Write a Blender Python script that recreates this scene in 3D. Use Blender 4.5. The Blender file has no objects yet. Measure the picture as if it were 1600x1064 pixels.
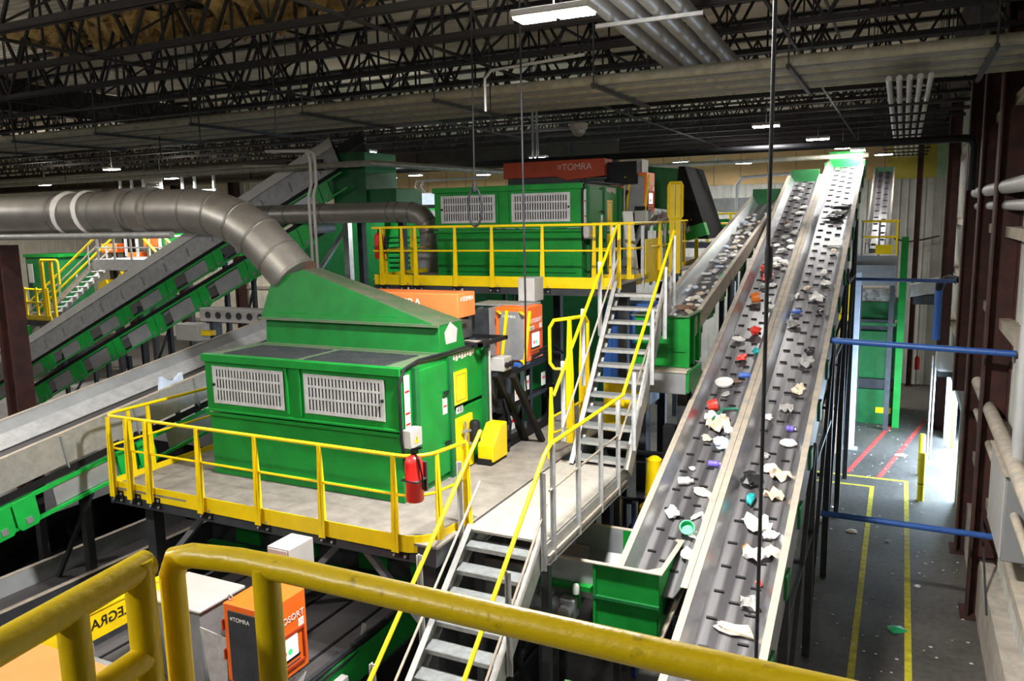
import bpy, bmesh, math, random
from mathutils import Vector, Matrix
rnd = random.Random(7)
SC = bpy.context.scene
COL = SC.collection

# ---------------------------------------------------------------- camera
YAW, PITCH, ROLL, FPX = 0.456513, 0.153403, -0.020866, 1238.8
fw = Vector((-math.sin(YAW)*math.cos(PITCH), math.cos(YAW)*math.cos(PITCH), -math.sin(PITCH)))
rt0 = Vector((math.cos(YAW), math.sin(YAW), 0)); up0 = rt0.cross(fw)
cr, sr = math.cos(ROLL), math.sin(ROLL)
rt = cr*rt0 + sr*up0; up = -sr*rt0 + cr*up0
cam = bpy.data.objects.new('camera', bpy.data.cameras.new('camera'))
cam.data.sensor_width = 36.0; cam.data.lens = FPX/1600*36.0
cam.data.clip_start = 0.05; cam.data.clip_end = 300
m = Matrix((rt, up, -fw)).transposed().to_4x4(); m.translation = (0, 0, 7.5)
cam.matrix_world = m
COL.objects.link(cam); SC.camera = cam

# ---------------------------------------------------------------- exposure and ambient
SC.view_settings.view_transform = 'Standard'; SC.view_settings.look = 'None'
SC.view_settings.gamma = 1.0; SC.view_settings.exposure = 0.02
SC.view_settings.use_curve_mapping = False
W = bpy.data.worlds.new('world'); SC.world = W; W.use_nodes = True
W.node_tree.nodes['Background'].inputs[0].default_value = (0.80, 0.90, 1.0, 1)
W.node_tree.nodes['Background'].inputs[1].default_value = 0.025
LAMP_W = 480.0            # each high-bay fixture
UPLIGHT = .34             # upward light added at each fixture, as its share, to brighten the roof
DAY_W = 1900.0             # daylight entering by the open dock door

def area_light(name, loc, sx, sy, watts, col=(1, .97, .93), rot=(0, 0, 0), spread=math.pi):
    d = bpy.data.lights.new(name, 'AREA'); d.shape = 'RECTANGLE'; d.size = sx; d.size_y = sy
    d.energy = watts; d.color = col; d.spread = spread
    o = bpy.data.objects.new(name, d); o.location = loc; o.rotation_euler = rot
    COL.objects.link(o); return o
# daylight outside the dock door in the right wall
area_light('daylight', (2.35, 25.8, 1.2), 2.4, 6.2, DAY_W, (.62, .80, 1.0), (0, math.radians(90), 0))

# ---------------------------------------------------------------- materials
MATS = {}
def mat(name, col, rough=.5, metal=0., var=.15, scale=3., col2=None, bump=0., bscale=40., detail=6., spec=None, stretch=None, lo=.35, hi=.65):
    mt = bpy.data.materials.new(name); mt.use_nodes = True
    nt = mt.node_tree; b = nt.nodes['Principled BSDF']
    b.inputs['Roughness'].default_value = rough; b.inputs['Metallic'].default_value = metal
    if spec is not None: b.inputs['Specular IOR Level'].default_value = spec
    tc = nt.nodes.new('ShaderNodeTexCoord'); mp = nt.nodes.new('ShaderNodeMapping')
    if stretch: mp.inputs['Scale'].default_value = stretch
    nt.links.new(tc.outputs['Object'], mp.inputs[0])
    n = nt.nodes.new('ShaderNodeTexNoise'); n.inputs['Scale'].default_value = scale; n.inputs['Detail'].default_value = detail
    n.inputs['Roughness'].default_value = .62
    nt.links.new(mp.outputs[0], n.inputs['Vector'])
    r = nt.nodes.new('ShaderNodeValToRGB')
    c2 = col2 if col2 else tuple(max(0, c*(1-var)) for c in col)
    c1 = col if col2 else tuple(min(1, c*(1+var)) for c in col)
    r.color_ramp.elements[0].position = lo; r.color_ramp.elements[1].position = hi
    r.color_ramp.elements[0].color = (*c2, 1); r.color_ramp.elements[1].color = (*c1, 1)
    nt.links.new(n.outputs['Fac'], r.inputs[0]); nt.links.new(r.outputs[0], b.inputs['Base Color'])
    if bump:
        n2 = nt.nodes.new('ShaderNodeTexNoise'); n2.inputs['Scale'].default_value = bscale; n2.inputs['Detail'].default_value = 3
        nt.links.new(mp.outputs[0], n2.inputs['Vector'])
        bp = nt.nodes.new('ShaderNodeBump'); bp.inputs['Strength'].default_value = bump; bp.inputs['Distance'].default_value = .02
        nt.links.new(n2.outputs['Fac'], bp.inputs['Height']); nt.links.new(bp.outputs[0], b.inputs['Normal'])
    MATS[name] = mt; return mt
def emis(name, col, strength):
    mt = bpy.data.materials.new(name); mt.use_nodes = True
    b = mt.node_tree.nodes['Principled BSDF']; b.inputs['Base Color'].default_value = (*col, 1)
    b.inputs['Emission Color'].default_value = (*col, 1); b.inputs['Emission Strength'].default_value = strength
    MATS[name] = mt; return mt

mat('green', (.006, .205, .027), .45, 0, .16, 2.2, bump=.05, bscale=6, spec=.3)
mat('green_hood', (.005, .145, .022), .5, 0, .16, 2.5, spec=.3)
mat('hood_dust', (.10, .10, .065), .75, 0, .3, 3, col2=(.035, .085, .03))
mat('green_bright', (.01, .42, .06), .4, 0, .12, 3)
mat('green_dark', (.006, .13, .03), .5, 0, .2, 3)
mat('green_dusty', (.05, .16, .05), .6, 0, .3, 4, col2=(.13, .13, .10))
mat('yellow', (.86, .61, .003), .38, 0, .08, 3)
mat('yellow_worn', (.88, .64, .005), .34, 0, .1, 11, col2=(.12, .07, .01), lo=.30, hi=.38, bump=.08, bscale=60)
mat('orange', (.86, .15, .015), .42, 0, .06, 2)
mat('orange_dusty', (.80, .20, .05), .55, 0, .08, 2)
mat('orange_dark', (.45, .05, .01), .5)
mat('galv', (.42, .42, .41), .5, .55, .14, 9)
mat('galv_matte', (.46, .47, .48), .5, .15, .15, 6)
mat('steel_bright', (.62, .63, .65), .30, .9, .08, 3, stretch=(1, 1, 1), bump=.03, bscale=20)
mat('steel_plain', (.42, .44, .46), .38, .35, .12, 2)
mat('steel_grey', (.27, .28, .29), .5, .3, .12, 4)
mat('dusty_steel', (.50, .42, .32), .7, 0, .2, 5, col2=(.34, .31, .27))
mat('steel_dark', (.045, .048, .055), .5, .2, .25, 4)
mat('black', (.012, .012, .014), .55, 0, .3, 4, spec=.2)
mat('black_soft', (.015, .015, .015), .9, spec=.1)
mat('belt_plain', (.075, .07, .072), .5, 0, .3, 2, stretch=(1, .15, 1))
mat('cleat', (.012, .012, .013), .6)
mat('duct', (.36, .34, .31), .42, .7, .12, 2.5, bump=.06, bscale=5)
mat('duct_dark', (.22, .21, .19), .5, .6, .2, 4)
mat('rust_brown', (.085, .026, .019), .75, 0, .3, 3, col2=(.035, .016, .014))
mat('dark_brown', (.035, .024, .02), .75, 0, .3, 3)
mat('joist_paint', (.013, .010, .009), .7, 0, .3, 4)
mat('conduit_dusty', (.38, .37, .30), .55, .35, .2, 6)
mat('conduit', (.42, .42, .43), .42, .6, .1, 6)
mat('white_paint', (.78, .77, .75), .45, 0, .05, 3)
mat('white_grey', (.42, .41, .395), .5, 0, .06, 3)
mat('grey_box', (.42, .42, .43), .5, 0, .06, 3)
mat('cabinet_grey', (.22, .23, .24), .5, 0, .06, 3)
mat('blue_paint', (.035, .12, .42), .4, 0, .12, 5)
mat('blue_dull', (.03, .07, .22), .5, 0, .2, 5)
mat('red', (.72, .015, .012), .35, 0, .06, 4)
mat('deck', (.21, .19, .165), .75, 0, .22, 3, bump=.25, bscale=70)
mat('tread', (.24, .26, .26), .5, .4, .16, 14, bump=.5, bscale=90)
mat('landing_plate', (.36, .34, .30), .6, .15, .12, 5, bump=.5, bscale=60)
mat('concrete_wall', (.45, .40, .34), .85, 0, .2, 3)
mat('tan_wall', (.62, .42, .20), .8, 0, .10, 1.2)
mat('cladding', (.46, .46, .42), .6, 0, .12, 1.5)
mat('cladding_cream', (.80, .74, .60), .6, 0, .1, 1.5)
mat('cladding_yellow', (.55, .45, .06), .6, 0, .1, 2)
mat('cladding_green', (.35, .55, .30), .6, 0, .15, 2)
mat('roof_deck', (.66, .60, .49), .7, 0, .16, .8)
mat('insulation', (.34, .22, .07), .95, 0, .4, 6, bump=1, bscale=14)
mat('line_yellow', (.62, .55, .03), .7, 0, .25, 6)
mat('line_red', (.48, .06, .05), .8, 0, .3, 6)
mat('plastic_white', (.82, .80, .77), .45, 0, .06, 6)
mat('plastic_grey', (.42, .41, .40), .4, 0, .2, 8)
mat('plastic_beige', (.74, .62, .48), .55, 0, .1, 8)
mat('plastic_peach', (.80, .56, .42), .5, 0, .1, 8)
mat('plastic_red', (.85, .06, .04), .4)
mat('plastic_blue', (.08, .18, .62), .4)
mat('plastic_purple', (.18, .13, .62), .4)
mat('plastic_teal', (.02, .42, .44), .4)
mat('plastic_green', (.02, .48, .18), .4)
mat('plastic_darkgreen', (.02, .20, .12), .4)
mat('plastic_orange', (.95, .22, .03), .4)
mat('plastic_pale_blue', (.62, .72, .90), .4)
mat('plastic_black', (.02, .02, .022), .35)
mat('plastic_brown', (.22, .13, .08), .6)
mat('paper_mix', (.55, .52, .48), .8, 0, .6, 9, col2=(.18, .15, .13))
mat('text_white', (.85, .85, .82), .5, 0, .02)
mat('text_pale', (.62, .50, .45), .5, 0, .02)
mat('text_black', (.01, .01, .01), .6, 0, .02)
mat('soot', (.05, .05, .05), .9)
emis('lamp_glow', (1, .97, .95), 45)
emis('screen', (.75, .85, .9), .9)
emis('screen_red', (.5, .05, .08), .8)
emis('screen_green', (.05, .6, .15), .8)

def concrete():
    mt = bpy.data.materials.new('concrete'); mt.use_nodes = True; nt = mt.node_tree; b = nt.nodes['Principled BSDF']
    tc = nt.nodes.new('ShaderNodeTexCoord')
    n1 = nt.nodes.new('ShaderNodeTexNoise'); n1.inputs['Scale'].default_value = .55; n1.inputs['Detail'].default_value = 8
    n2 = nt.nodes.new('ShaderNodeTexNoise'); n2.inputs['Scale'].default_value = 9; n2.inputs['Detail'].default_value = 6
    for n in (n1, n2): nt.links.new(tc.outputs['Object'], n.inputs['Vector'])
    mx = nt.nodes.new('ShaderNodeMix'); mx.data_type = 'RGBA'; mx.inputs[0].default_value = .4
    nt.links.new(n1.outputs['Color'], mx.inputs[6]); nt.links.new(n2.outputs['Color'], mx.inputs[7])
    r = nt.nodes.new('ShaderNodeValToRGB'); r.color_ramp.elements[0].position = .36; r.color_ramp.elements[1].position = .66
    r.color_ramp.elements[0].color = (.05, .045, .04, 1); r.color_ramp.elements[1].color = (.165, .155, .14, 1)
    nt.links.new(mx.outputs[2], r.inputs[0]); nt.links.new(r.outputs[0], b.inputs['Base Color'])
    b.inputs['Roughness'].default_value = .55
    MATS['concrete'] = mt
concrete()

def belt_mat():
    # rubber belting worn paler along the lines where the rollers run
    mt = bpy.data.materials.new('belt'); mt.use_nodes = True; nt = mt.node_tree; b = nt.nodes['Principled BSDF']
    tc = nt.nodes.new('ShaderNodeTexCoord'); sp = nt.nodes.new('ShaderNodeSeparateXYZ')
    nt.links.new(tc.outputs['Object'], sp.inputs[0])
    mp = nt.nodes.new('ShaderNodeMapping'); mp.inputs['Scale'].default_value = (5, .25, .25)
    nt.links.new(tc.outputs['Object'], mp.inputs[0])
    n = nt.nodes.new('ShaderNodeTexNoise'); n.inputs['Scale'].default_value = 2.6; n.inputs['Detail'].default_value = 4
    nt.links.new(mp.outputs[0], n.inputs['Vector'])
    w = nt.nodes.new('ShaderNodeMath'); w.operation = 'MULTIPLY'; w.inputs[1].default_value = 26.0
    nt.links.new(sp.outputs['X'], w.inputs[0])
    c = nt.nodes.new('ShaderNodeMath'); c.operation = 'COSINE'; nt.links.new(w.outputs[0], c.inputs[0])
    a = nt.nodes.new('ShaderNodeMath'); a.operation = 'MULTIPLY_ADD'; a.inputs[1].default_value = .22; nt.links.new(c.outputs[0], a.inputs[0])
    nt.links.new(n.outputs['Fac'], a.inputs[2])
    r = nt.nodes.new('ShaderNodeValToRGB'); r.color_ramp.elements[0].position = .38; r.color_ramp.elements[1].position = .74
    r.color_ramp.elements[0].color = (.055, .052, .055, 1); r.color_ramp.elements[1].color = (.17, .165, .17, 1)
    nt.links.new(a.outputs[0], r.inputs[0]); nt.links.new(r.outputs[0], b.inputs['Base Color'])
    b.inputs['Roughness'].default_value = .36
    MATS['belt'] = mt
belt_mat()

# ---------------------------------------------------------------- mesh helpers
ORG = {}
V = Vector
class MB:
    def __init__(s, m): s.v = []; s.f = []; s.mi = []; s.ms = [m]; s.cur = 0
    def use(s, m):
        if m not in s.ms: s.ms.append(m)
        s.cur = s.ms.index(m); return s
    def add(s, vs, fs):
        b = len(s.v); s.v += [tuple(v) for v in vs]
        for f in fs: s.f.append([b+i for i in f]); s.mi.append(s.cur)
        return s
    def hexa(s, c):
        return s.add(c, [(0,3,2,1),(4,5,6,7),(0,1,5,4),(1,2,6,5),(2,3,7,6),(3,0,4,7)])
    def box(s, x0, x1, y0, y1, z0, z1):
        return s.hexa([(x0,y0,z0),(x1,y0,z0),(x1,y1,z0),(x0,y1,z0),(x0,y0,z1),(x1,y0,z1),(x1,y1,z1),(x0,y1,z1)])
    def bar(s, p, q, w, h=None, upv=(0,0,1), w2=None):
        p, q = V(p), V(q); h = w if h is None else h; a = (q-p).normalized(); u = V(upv)
        if abs(a.dot(u)) > .99: u = V((0,1,0))
        l = a.cross(u).normalized(); n = l.cross(a); w2 = w if w2 is None else w2
        c = []
        for o, ww in ((p, w), (q, w2)):
            c += [o-l*ww/2-n*h/2, o+l*ww/2-n*h/2, o+l*ww/2+n*h/2, o-l*ww/2+n*h/2]
        return s.hexa(c)
    def prism(s, poly, vec):
        poly = [V(p) for p in poly]; vec = V(vec); n = len(poly)
        vs = poly + [p+vec for p in poly]
        fs = [tuple(range(n-1,-1,-1)), tuple(range(n,2*n))] + [(i,(i+1)%n,n+(i+1)%n,n+i) for i in range(n)]
        return s.add(vs, fs)
    def face(s, pts): return s.add(pts, [tuple(range(len(pts)))])
    def tube(s, pts, r, n=10, caps=True, closed=False):
        pts = [V(p) for p in pts]; k = len(pts); rings = []
        rs = r if isinstance(r, (list, tuple)) else [r]*k
        t0 = (pts[1]-pts[0]).normalized(); ref = V((0,0,1)) if abs(t0.z) < .9 else V((0,1,0))
        u = t0.cross(ref).normalized(); tp = t0
        for i in range(k):
            if closed: ta, tb = (pts[i]-pts[i-1]).normalized(), (pts[(i+1)%k]-pts[i]).normalized()
            else:
                ta = (pts[i]-pts[i-1]).normalized() if i else (pts[1]-pts[0]).normalized()
                tb = (pts[i+1]-pts[i]).normalized() if i < k-1 else ta
            t = (ta+tb).normalized(); u = (u - t*u.dot(t)).normalized(); w = t.cross(u)
            sc = 1/max(.5, math.sqrt(max(.01, (1+ta.dot(tb))/2)))
            rings.append([pts[i]+(u*math.cos(2*math.pi*j/n)+w*math.sin(2*math.pi*j/n))*rs[i]*(sc if sc > 1.02 else 1) for j in range(n)])
        vs = [p for g in rings for p in g]; fs = []
        for i in range(k if closed else k-1):
            a, b = i*n, ((i+1)%k)*n
            fs += [(a+j, a+(j+1)%n, b+(j+1)%n, b+j) for j in range(n)]
        if caps and not closed: fs += [tuple(range(n-1,-1,-1)), tuple(range((k-1)*n, k*n))]
        return s.add(vs, fs)
    def lathe(s, prof, o, n=16, ax=(0,0,1)):
        o = V(o); a = V(ax).normalized(); u = a.orthogonal().normalized(); w = a.cross(u); vs = []; fs = []
        for r, z in prof:
            for j in range(n):
                t = 2*math.pi*j/n; vs.append(o+a*z+(u*math.cos(t)+w*math.sin(t))*r)
        for i in range(len(prof)-1): fs += [(i*n+j, i*n+(j+1)%n, (i+1)*n+(j+1)%n, (i+1)*n+j) for j in range(n)]
        fs += [tuple(range(n-1,-1,-1)), tuple(range((len(prof)-1)*n, len(prof)*n))]
        return s.add(vs, fs)
    def build(s, name, parent=None, label=None, cat=None, group=None, kind=None, bevel=0, flat=False, org=None):
        me = bpy.data.meshes.new(name)
        lo = V((min(v[i] for v in s.v) for i in range(3))); hi = V((max(v[i] for v in s.v) for i in range(3)))
        o3 = V(org) if org is not None else V(((lo.x+hi.x)/2, (lo.y+hi.y)/2, lo.z if parent is None else (lo.z+hi.z)/2))
        me.from_pydata([tuple(V(v)-o3) for v in s.v], [], s.f)
        for mm in s.ms: me.materials.append(MATS[mm])
        me.polygons.foreach_set('material_index', s.mi)
        bm = bmesh.new(); bm.from_mesh(me); bmesh.ops.recalc_face_normals(bm, faces=bm.faces); bm.to_mesh(me); bm.free()
        if not flat:
            me.polygons.foreach_set('use_smooth', [True]*len(me.polygons)); me.set_sharp_from_angle(angle=math.radians(38))
        ob = bpy.data.objects.new(name, me); COL.objects.link(ob); ORG[ob] = o3
        if parent is not None: ob.parent = parent; ob.location = o3 - ORG[parent]
        else: ob.location = o3
        if bevel:
            b = ob.modifiers.new('bevel', 'BEVEL'); b.width = bevel; b.segments = 2; b.limit_method = 'ANGLE'; b.angle_limit = math.radians(50)
        props(ob, label, cat, group, kind); return ob
def props(o, label=None, cat=None, group=None, kind=None):
    for k, v in (('label', label), ('category', cat), ('group', group), ('kind', kind)):
        if v: o[k] = v
def thing(name, label, cat, loc, group=None):
    o = bpy.data.objects.new(name, None); o.empty_display_size = .2; o.location = loc; COL.objects.link(o); ORG[o] = V(loc)
    props(o, label, cat, group); return o
def kids(o): return [c for c in COL.objects if c.parent == o]
def dup(o, delta, label=None, parent=None):
    c = o.copy(); COL.objects.link(c)
    if parent is None: c.location = V(o.location)+V(delta)
    else: c.parent = parent
    ORG[c] = ORG[o]+V(delta)
    if label: c['label'] = label
    for k in kids(o): dup(k, delta, None, c)
    return c
def text(string, size, origin, xd, yd, m, parent, name='lettering', mirror=False, label=None):
    cu = bpy.data.curves.new(name, 'FONT'); cu.body = string; cu.size = size; cu.extrude = size*.015; cu.align_x = 'CENTER'; cu.align_y = 'CENTER'
    t = bpy.data.objects.new(name, cu); COL.objects.link(t)
    me = bpy.data.meshes.new_from_object(t.evaluated_get(bpy.context.evaluated_depsgraph_get()))
    bpy.data.objects.remove(t); bpy.data.curves.remove(cu)
    xd, yd = V(xd).normalized(), V(yd).normalized(); o3 = V(origin); sx = -1 if mirror else 1
    for v in me.vertices:
        c = v.co.copy(); v.co = xd*c.x*sx + yd*c.y + xd.cross(yd)*c.z
    me.materials.clear(); me.materials.append(MATS[m])
    ob = bpy.data.objects.new(name, me); COL.objects.link(ob); ORG[ob] = o3; ob.parent = parent; ob.location = o3-ORG[parent]
    if label: ob['label'] = label
    return ob
ORD = ['first','second','third','fourth','fifth','sixth','seventh','eighth','ninth','tenth','eleventh','twelfth','thirteenth','fourteenth','fifteenth','sixteenth','seventeenth','eighteenth','nineteenth','twentieth']
def arc(c, r, a0, a1, n, u, w):
    c, u, w = V(c), V(u), V(w)
    return [c+(u*math.cos(a0+(a1-a0)*i/n)+w*math.sin(a0+(a1-a0)*i/n))*r for i in range(n+1)]

# ================================================================ SETTING
XL, XR, YB, ZR = -50.0, 1.85, 38.0, 12.0
MB('concrete').box(XL, XR+6, -8, YB, -.2, 0).build('floor', kind='structure', flat=True)
def ribbed(p, a, b, length, height, nrm, m, pitch=.3, depth=.035):
    """trapezoid-ribbed sheet: starts at p, runs along a for length, rises along b for height, ribs stand out along nrm"""
    g = MB(m); p, a, b, nrm = V(p), V(a), V(b), V(nrm); pts = []; x = 0
    while x < length-1e-6:
        for dx, d in ((0, 0), (.70, 0), (.78, 1), (.92, 1)):
            if x+dx*pitch <= length: pts.append(p+a*(x+dx*pitch)+nrm*d*depth)
        x += pitch
    pts.append(p+a*length)
    n = len(pts)
    return g.add(pts+[q+b*height for q in pts], [(i, i+1, n+i+1, n+i) for i in range(n-1)])
# back wall: pale ribbed cladding below, tan boarding above, cream cladding over the left half
g = ribbed((-27, YB, 0), (1,0,0), (0,0,1), XR+27, 8.8, (0,-1,0), 'cladding', .32)
g.use('tan_wall').box(-27, -.7, YB-.06, YB+.1, 8.8, ZR)
for i in range(22): g.use('dark_brown').box(-26+1.2*i, -25.985+1.2*i, YB-.07, YB-.05, 8.8, ZR)
g.use('cladding_yellow').box(-.7, 1.15, YB-.06, YB+.1, 8.8, ZR)
g.use('cladding_green').box(1.15, XR, YB-.06, YB+.1, 8.8, ZR)
g.use('dark_brown').box(-27, XR, YB-.12, YB-.06, 10.25, ZR)  # dark band over the boarding paints in the darkness under the roof
g.build('wall_back', kind='structure', flat=True)
g = ribbed((XL, YB, 0), (1,0,0), (0,0,1), -27-XL, ZR, (0,-1,0), 'cladding_cream', .5)
g.use('dusty_steel')
for z in (1.2, 3.4, 5.6, 7.8, 10): g.box(XL, -27, YB-.22, YB-.05, z, z+.16)
g.build('wall_back_left', kind='structure', flat=True)
g = ribbed((XL, -8, 0), (0,1,0), (0,0,1), YB+8, ZR, (1,0,0), 'cladding_cream', .5)
g.build('wall_left', kind='structure', flat=True)
# right wall with the dock opening, girts and ledges
DY0, DY1, DZ = 22.6, 29.0, 2.4
g = ribbed((XR, 2, 0), (0,1,0), (0,0,1), DY0-2, ZR, (-1,0,0), 'cladding', .32)
h = ribbed((XR, DY1, 0), (0,1,0), (0,0,1), YB-DY1, ZR, (-1,0,0), 'cladding', .32); g.add(h.v, h.f)
h = ribbed((XR, DY0, DZ), (0,1,0), (0,0,1), DY1-DY0, ZR-DZ, (-1,0,0), 'cladding', .32); g.add(h.v, h.f)
g.use('concrete_wall').box(XR-.28, XR, 2, DY0-.3, 0, 1.1)
g.use('dusty_steel')
for z in (2.1, 3.6, 5.4, 7.0, 9.2): g.box(XR-.24, XR, 2, DY0 if z < 3.2 else YB, z, z+.18)
g.build('wall_right', kind='structure', flat=True)
g = MB('steel_grey')
g.box(XR-.3, XR+.05, DY0-.18, DY0, 0, DZ+.2).box(XR-.3, XR+.05, DY1, DY1+.18, 0, DZ+.2).box(XR-.3, XR+.05, DY0, DY1, DZ, DZ+.2)
g.build('trim_1', kind='structure')
# roof: ribbed deck
ribbed((XL, -8, ZR), (0,1,0), (1,0,0), YB+8, XR-XL, (0,0,-1), 'roof_deck', .2, .04).build('ceiling', kind='structure', flat=True)

def joist(y, idx):
    zb, zt, x0, x1 = 10.5, 11.88, XL+.3, XR-.2
    lab = '%s dark steel roof joist counting back from the camera, a long open-web truss' % ORD[idx]
    t = thing('roof_joist', lab, 'roof joist', (x0, y, zb), 'open-web joists under the roof deck')
    b = MB('joist_paint')
    for s in (-1, 1): b.box(x0, x1, y+s*.06-.035, y+s*.06+.035, zb-.05, zb+.04)
    b.build('bottom_chord', t)
    MB('joist_paint').box(x0, x1, y-.09, y+.09, zt, zt+.08).build('top_chord', t)
    w = MB('joist_paint'); p = 1.55; n = int((x1-x0)/p); ph = (idx % 2)*.4
    for i in range(n):
        xa = x0+ph+i*p
        if xa+p > x1: break
        w.bar((xa, y, zb), (xa+p/2, y, zt), .05, .05); w.bar((xa+p/2, y, zt), (xa+p, y, zb), .05, .05)
        w.bar((xa+p/2, y, zb), (xa+p/2, y, zt), .035, .035)
    w.build('web', t, flat=True)
JY = [4+2*i for i in range(17)]
for i, y in enumerate(JY): joist(y, i)
def bridging(x, k):
    g = MB('joist_paint')
    g.bar((x, 3, 10.47), (x, YB-.2, 10.47), .05); g.bar((x+.25, 3, 11.8), (x+.25, YB-.2, 11.8), .05)
    for y0 in JY[:-1]: g.bar((x, y0, 10.5), (x+.2, y0+2, 11.8), .04)
    g.build('bridging_bar', label='%s thin dark bridging bar under the joists, counted from the right wall' % ORD[k], cat='bridging', group='bridging between the joists', flat=True)
for k, x in enumerate((-1.9, -7.5, -13, -19, -26, -34)): bridging(x, k)
# dark girders carrying the joists
for x, lab in ((1.15, 'dark brown roof girder running along the right wall above the columns'), (-24.5, 'dark brown roof girder running front to back over the left of the hall')):
    g = MB('dark_brown'); g.box(x-.17, x+.17, 2, YB-.1, 11.0, 11.06).box(x-.17, x+.17, 2, YB-.1, 11.8, 11.88).box(x-.02, x+.02, 2, YB-.1, 11.06, 11.8)
    g.build('roof_girder', label=lab, cat='girder')
g = MB('dark_brown'); g.box(XL+.3, -10, 29.85, 30.15, 9.55, 9.65).box(XL+.3, -10, 29.85, 30.15, 10.35, 10.44).box(XL+.3, -10, 29.97, 30.03, 9.65, 10.35)
for i in range(16): g.box(-48+2.4*i, -47.95+2.4*i, 29.87, 30.13, 9.65, 10.35)
g.build('roof_beam', label='deep dark red-brown beam crossing the hall in front of the tan back wall', cat='beam')
# hanging insulation rags on the left of the roof
def rags(x0, y0, n, lab):
    g = MB('insulation'); r = random.Random(int(-x0*10))
    for i in range(n):
        x, y, s = x0+r.uniform(-2.2, 2.2), y0+r.uniform(-.75, .75), r.uniform(.18, .5); z = 11.92-r.uniform(0, .25)
        vs = []; k = 7
        for j in range(k):
            a = 2*math.pi*j/k; vs.append((x+math.cos(a)*s*r.uniform(.5, 1.2), y+math.sin(a)*s*.7*r.uniform(.5, 1.2), z+r.uniform(-.06, .06)))
        g.add(vs+[(x, y, z-r.uniform(.12, .4))], [tuple(range(k))]+[(j, (j+1) % k, k) for j in range(k)])
    g.build('insulation_rag', label=lab, cat='insulation', kind='stuff')
rags(-11.6, 12.9, 70, 'torn brown insulation hanging from the roof deck near the top middle left')
rags(-16.4, 12.6, 90, 'torn mossy brown insulation hanging from the roof deck at the far top left')
rags(-13.6, 12.8, 60, 'torn brown insulation hanging between the other two ragged patches at top left')

# steel columns
def hcol(x, y, z0, z1, w, m, name, lab, group=None, turn=False):
    g = MB(m); t = .03
    if turn: g.box(x-w/2, x+w/2, y-w/2, y-w/2+t, z0, z1).box(x-w/2, x+w/2, y+w/2-t, y+w/2, z0, z1).box(x-t/2, x+t/2, y-w/2+t, y+w/2-t, z0, z1)
    else: g.box(x-w/2, x-w/2+t, y-w/2, y+w/2, z0, z1).box(x+w/2-t, x+w/2, y-w/2, y+w/2, z0, z1).box(x-w/2+t, x+w/2-t, y-t/2, y+t/2, z0, z1)
    if z0 == 0: g.box(x-w*.75, x+w*.75, y-w*.75, y+w*.75, 0, .025)
    return g.build(name, label=lab, cat='column', group=group)
hcol(1.62, 16.2, 0, 11, .42, 'rust_brown', 'steel_column', 'dark rusty wall column nearest on the right, crossed by both blue pipes')
hcol(1.60, 19.35, 0, 11, .42, 'rust_brown', 'steel_column', 'dark rusty wall column just behind the nearest one, with a white strip beside it')
hcol(1.5, 22.3, 3.0, 11, .36, 'rust_brown', 'steel_column', 'rusty post standing on the lintel over the near side of the doorway')
hcol(1.42, 30.3, 0, 11, .36, 'rust_brown', 'steel_column', 'slim red-brown wall column at the far side of the bright doorway')
hcol(.55, 37.5, 0, 11.5, .22, 'rust_brown', 'steel_column', 'thin pinkish brown column against the pale back wall')
hcol(-17.15, 10.5, 0, 7.15, .40, 'rust_brown', 'steel_column', 'dark brown column at the left edge carrying the big round duct')
for i, x in enumerate((-47.5, -42.5, -37.5, -32.5, -28)):
    hcol(x, 37.55, 0, 11, .5, 'rust_brown', 'steel_column', '%s reddish column from the left along the cream far wall' % ORD[i], 'columns along the cream far wall')

# painted floor lines
def line(x0, x1, y0, y1, m, lab): MB(m).box(x0, x1, y0, y1, .001, .004).build('floor_line', label=lab, cat='floor line', flat=True)
line(.385, .495, 9, 23.8, 'line_yellow', 'yellow walkway line on the right of the dark aisle floor')
line(-.46, -.35, 9, 23.0, 'line_yellow', 'yellow walkway line on the left of the dark aisle floor')
line(-3.0, .495, 23.8, 23.93, 'line_yellow', 'far yellow line turning left across the daylit floor')
line(-3.0, -.35, 23.0, 23.12, 'line_yellow', 'near yellow line turning left across the daylit floor')
def slant(p, q, w, m, lab): MB(m).prism([(p[0]-w/2, p[1], .001), (p[0]+w/2, p[1], .001), (q[0]+w/2, q[1], .001), (q[0]-w/2, q[1], .001)], (0, 0, .003)).build('floor_line', label=lab, cat='floor line', flat=True)
slant((-1.1, 24.1), (.2, 31.5), .14, 'line_red', 'left faded red line slanting over the floor beyond the yellow corner')
slant((-.25, 24.0), (1.1, 31.5), .14, 'line_red', 'right faded red line slanting over the floor beyond the yellow corner')

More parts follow.
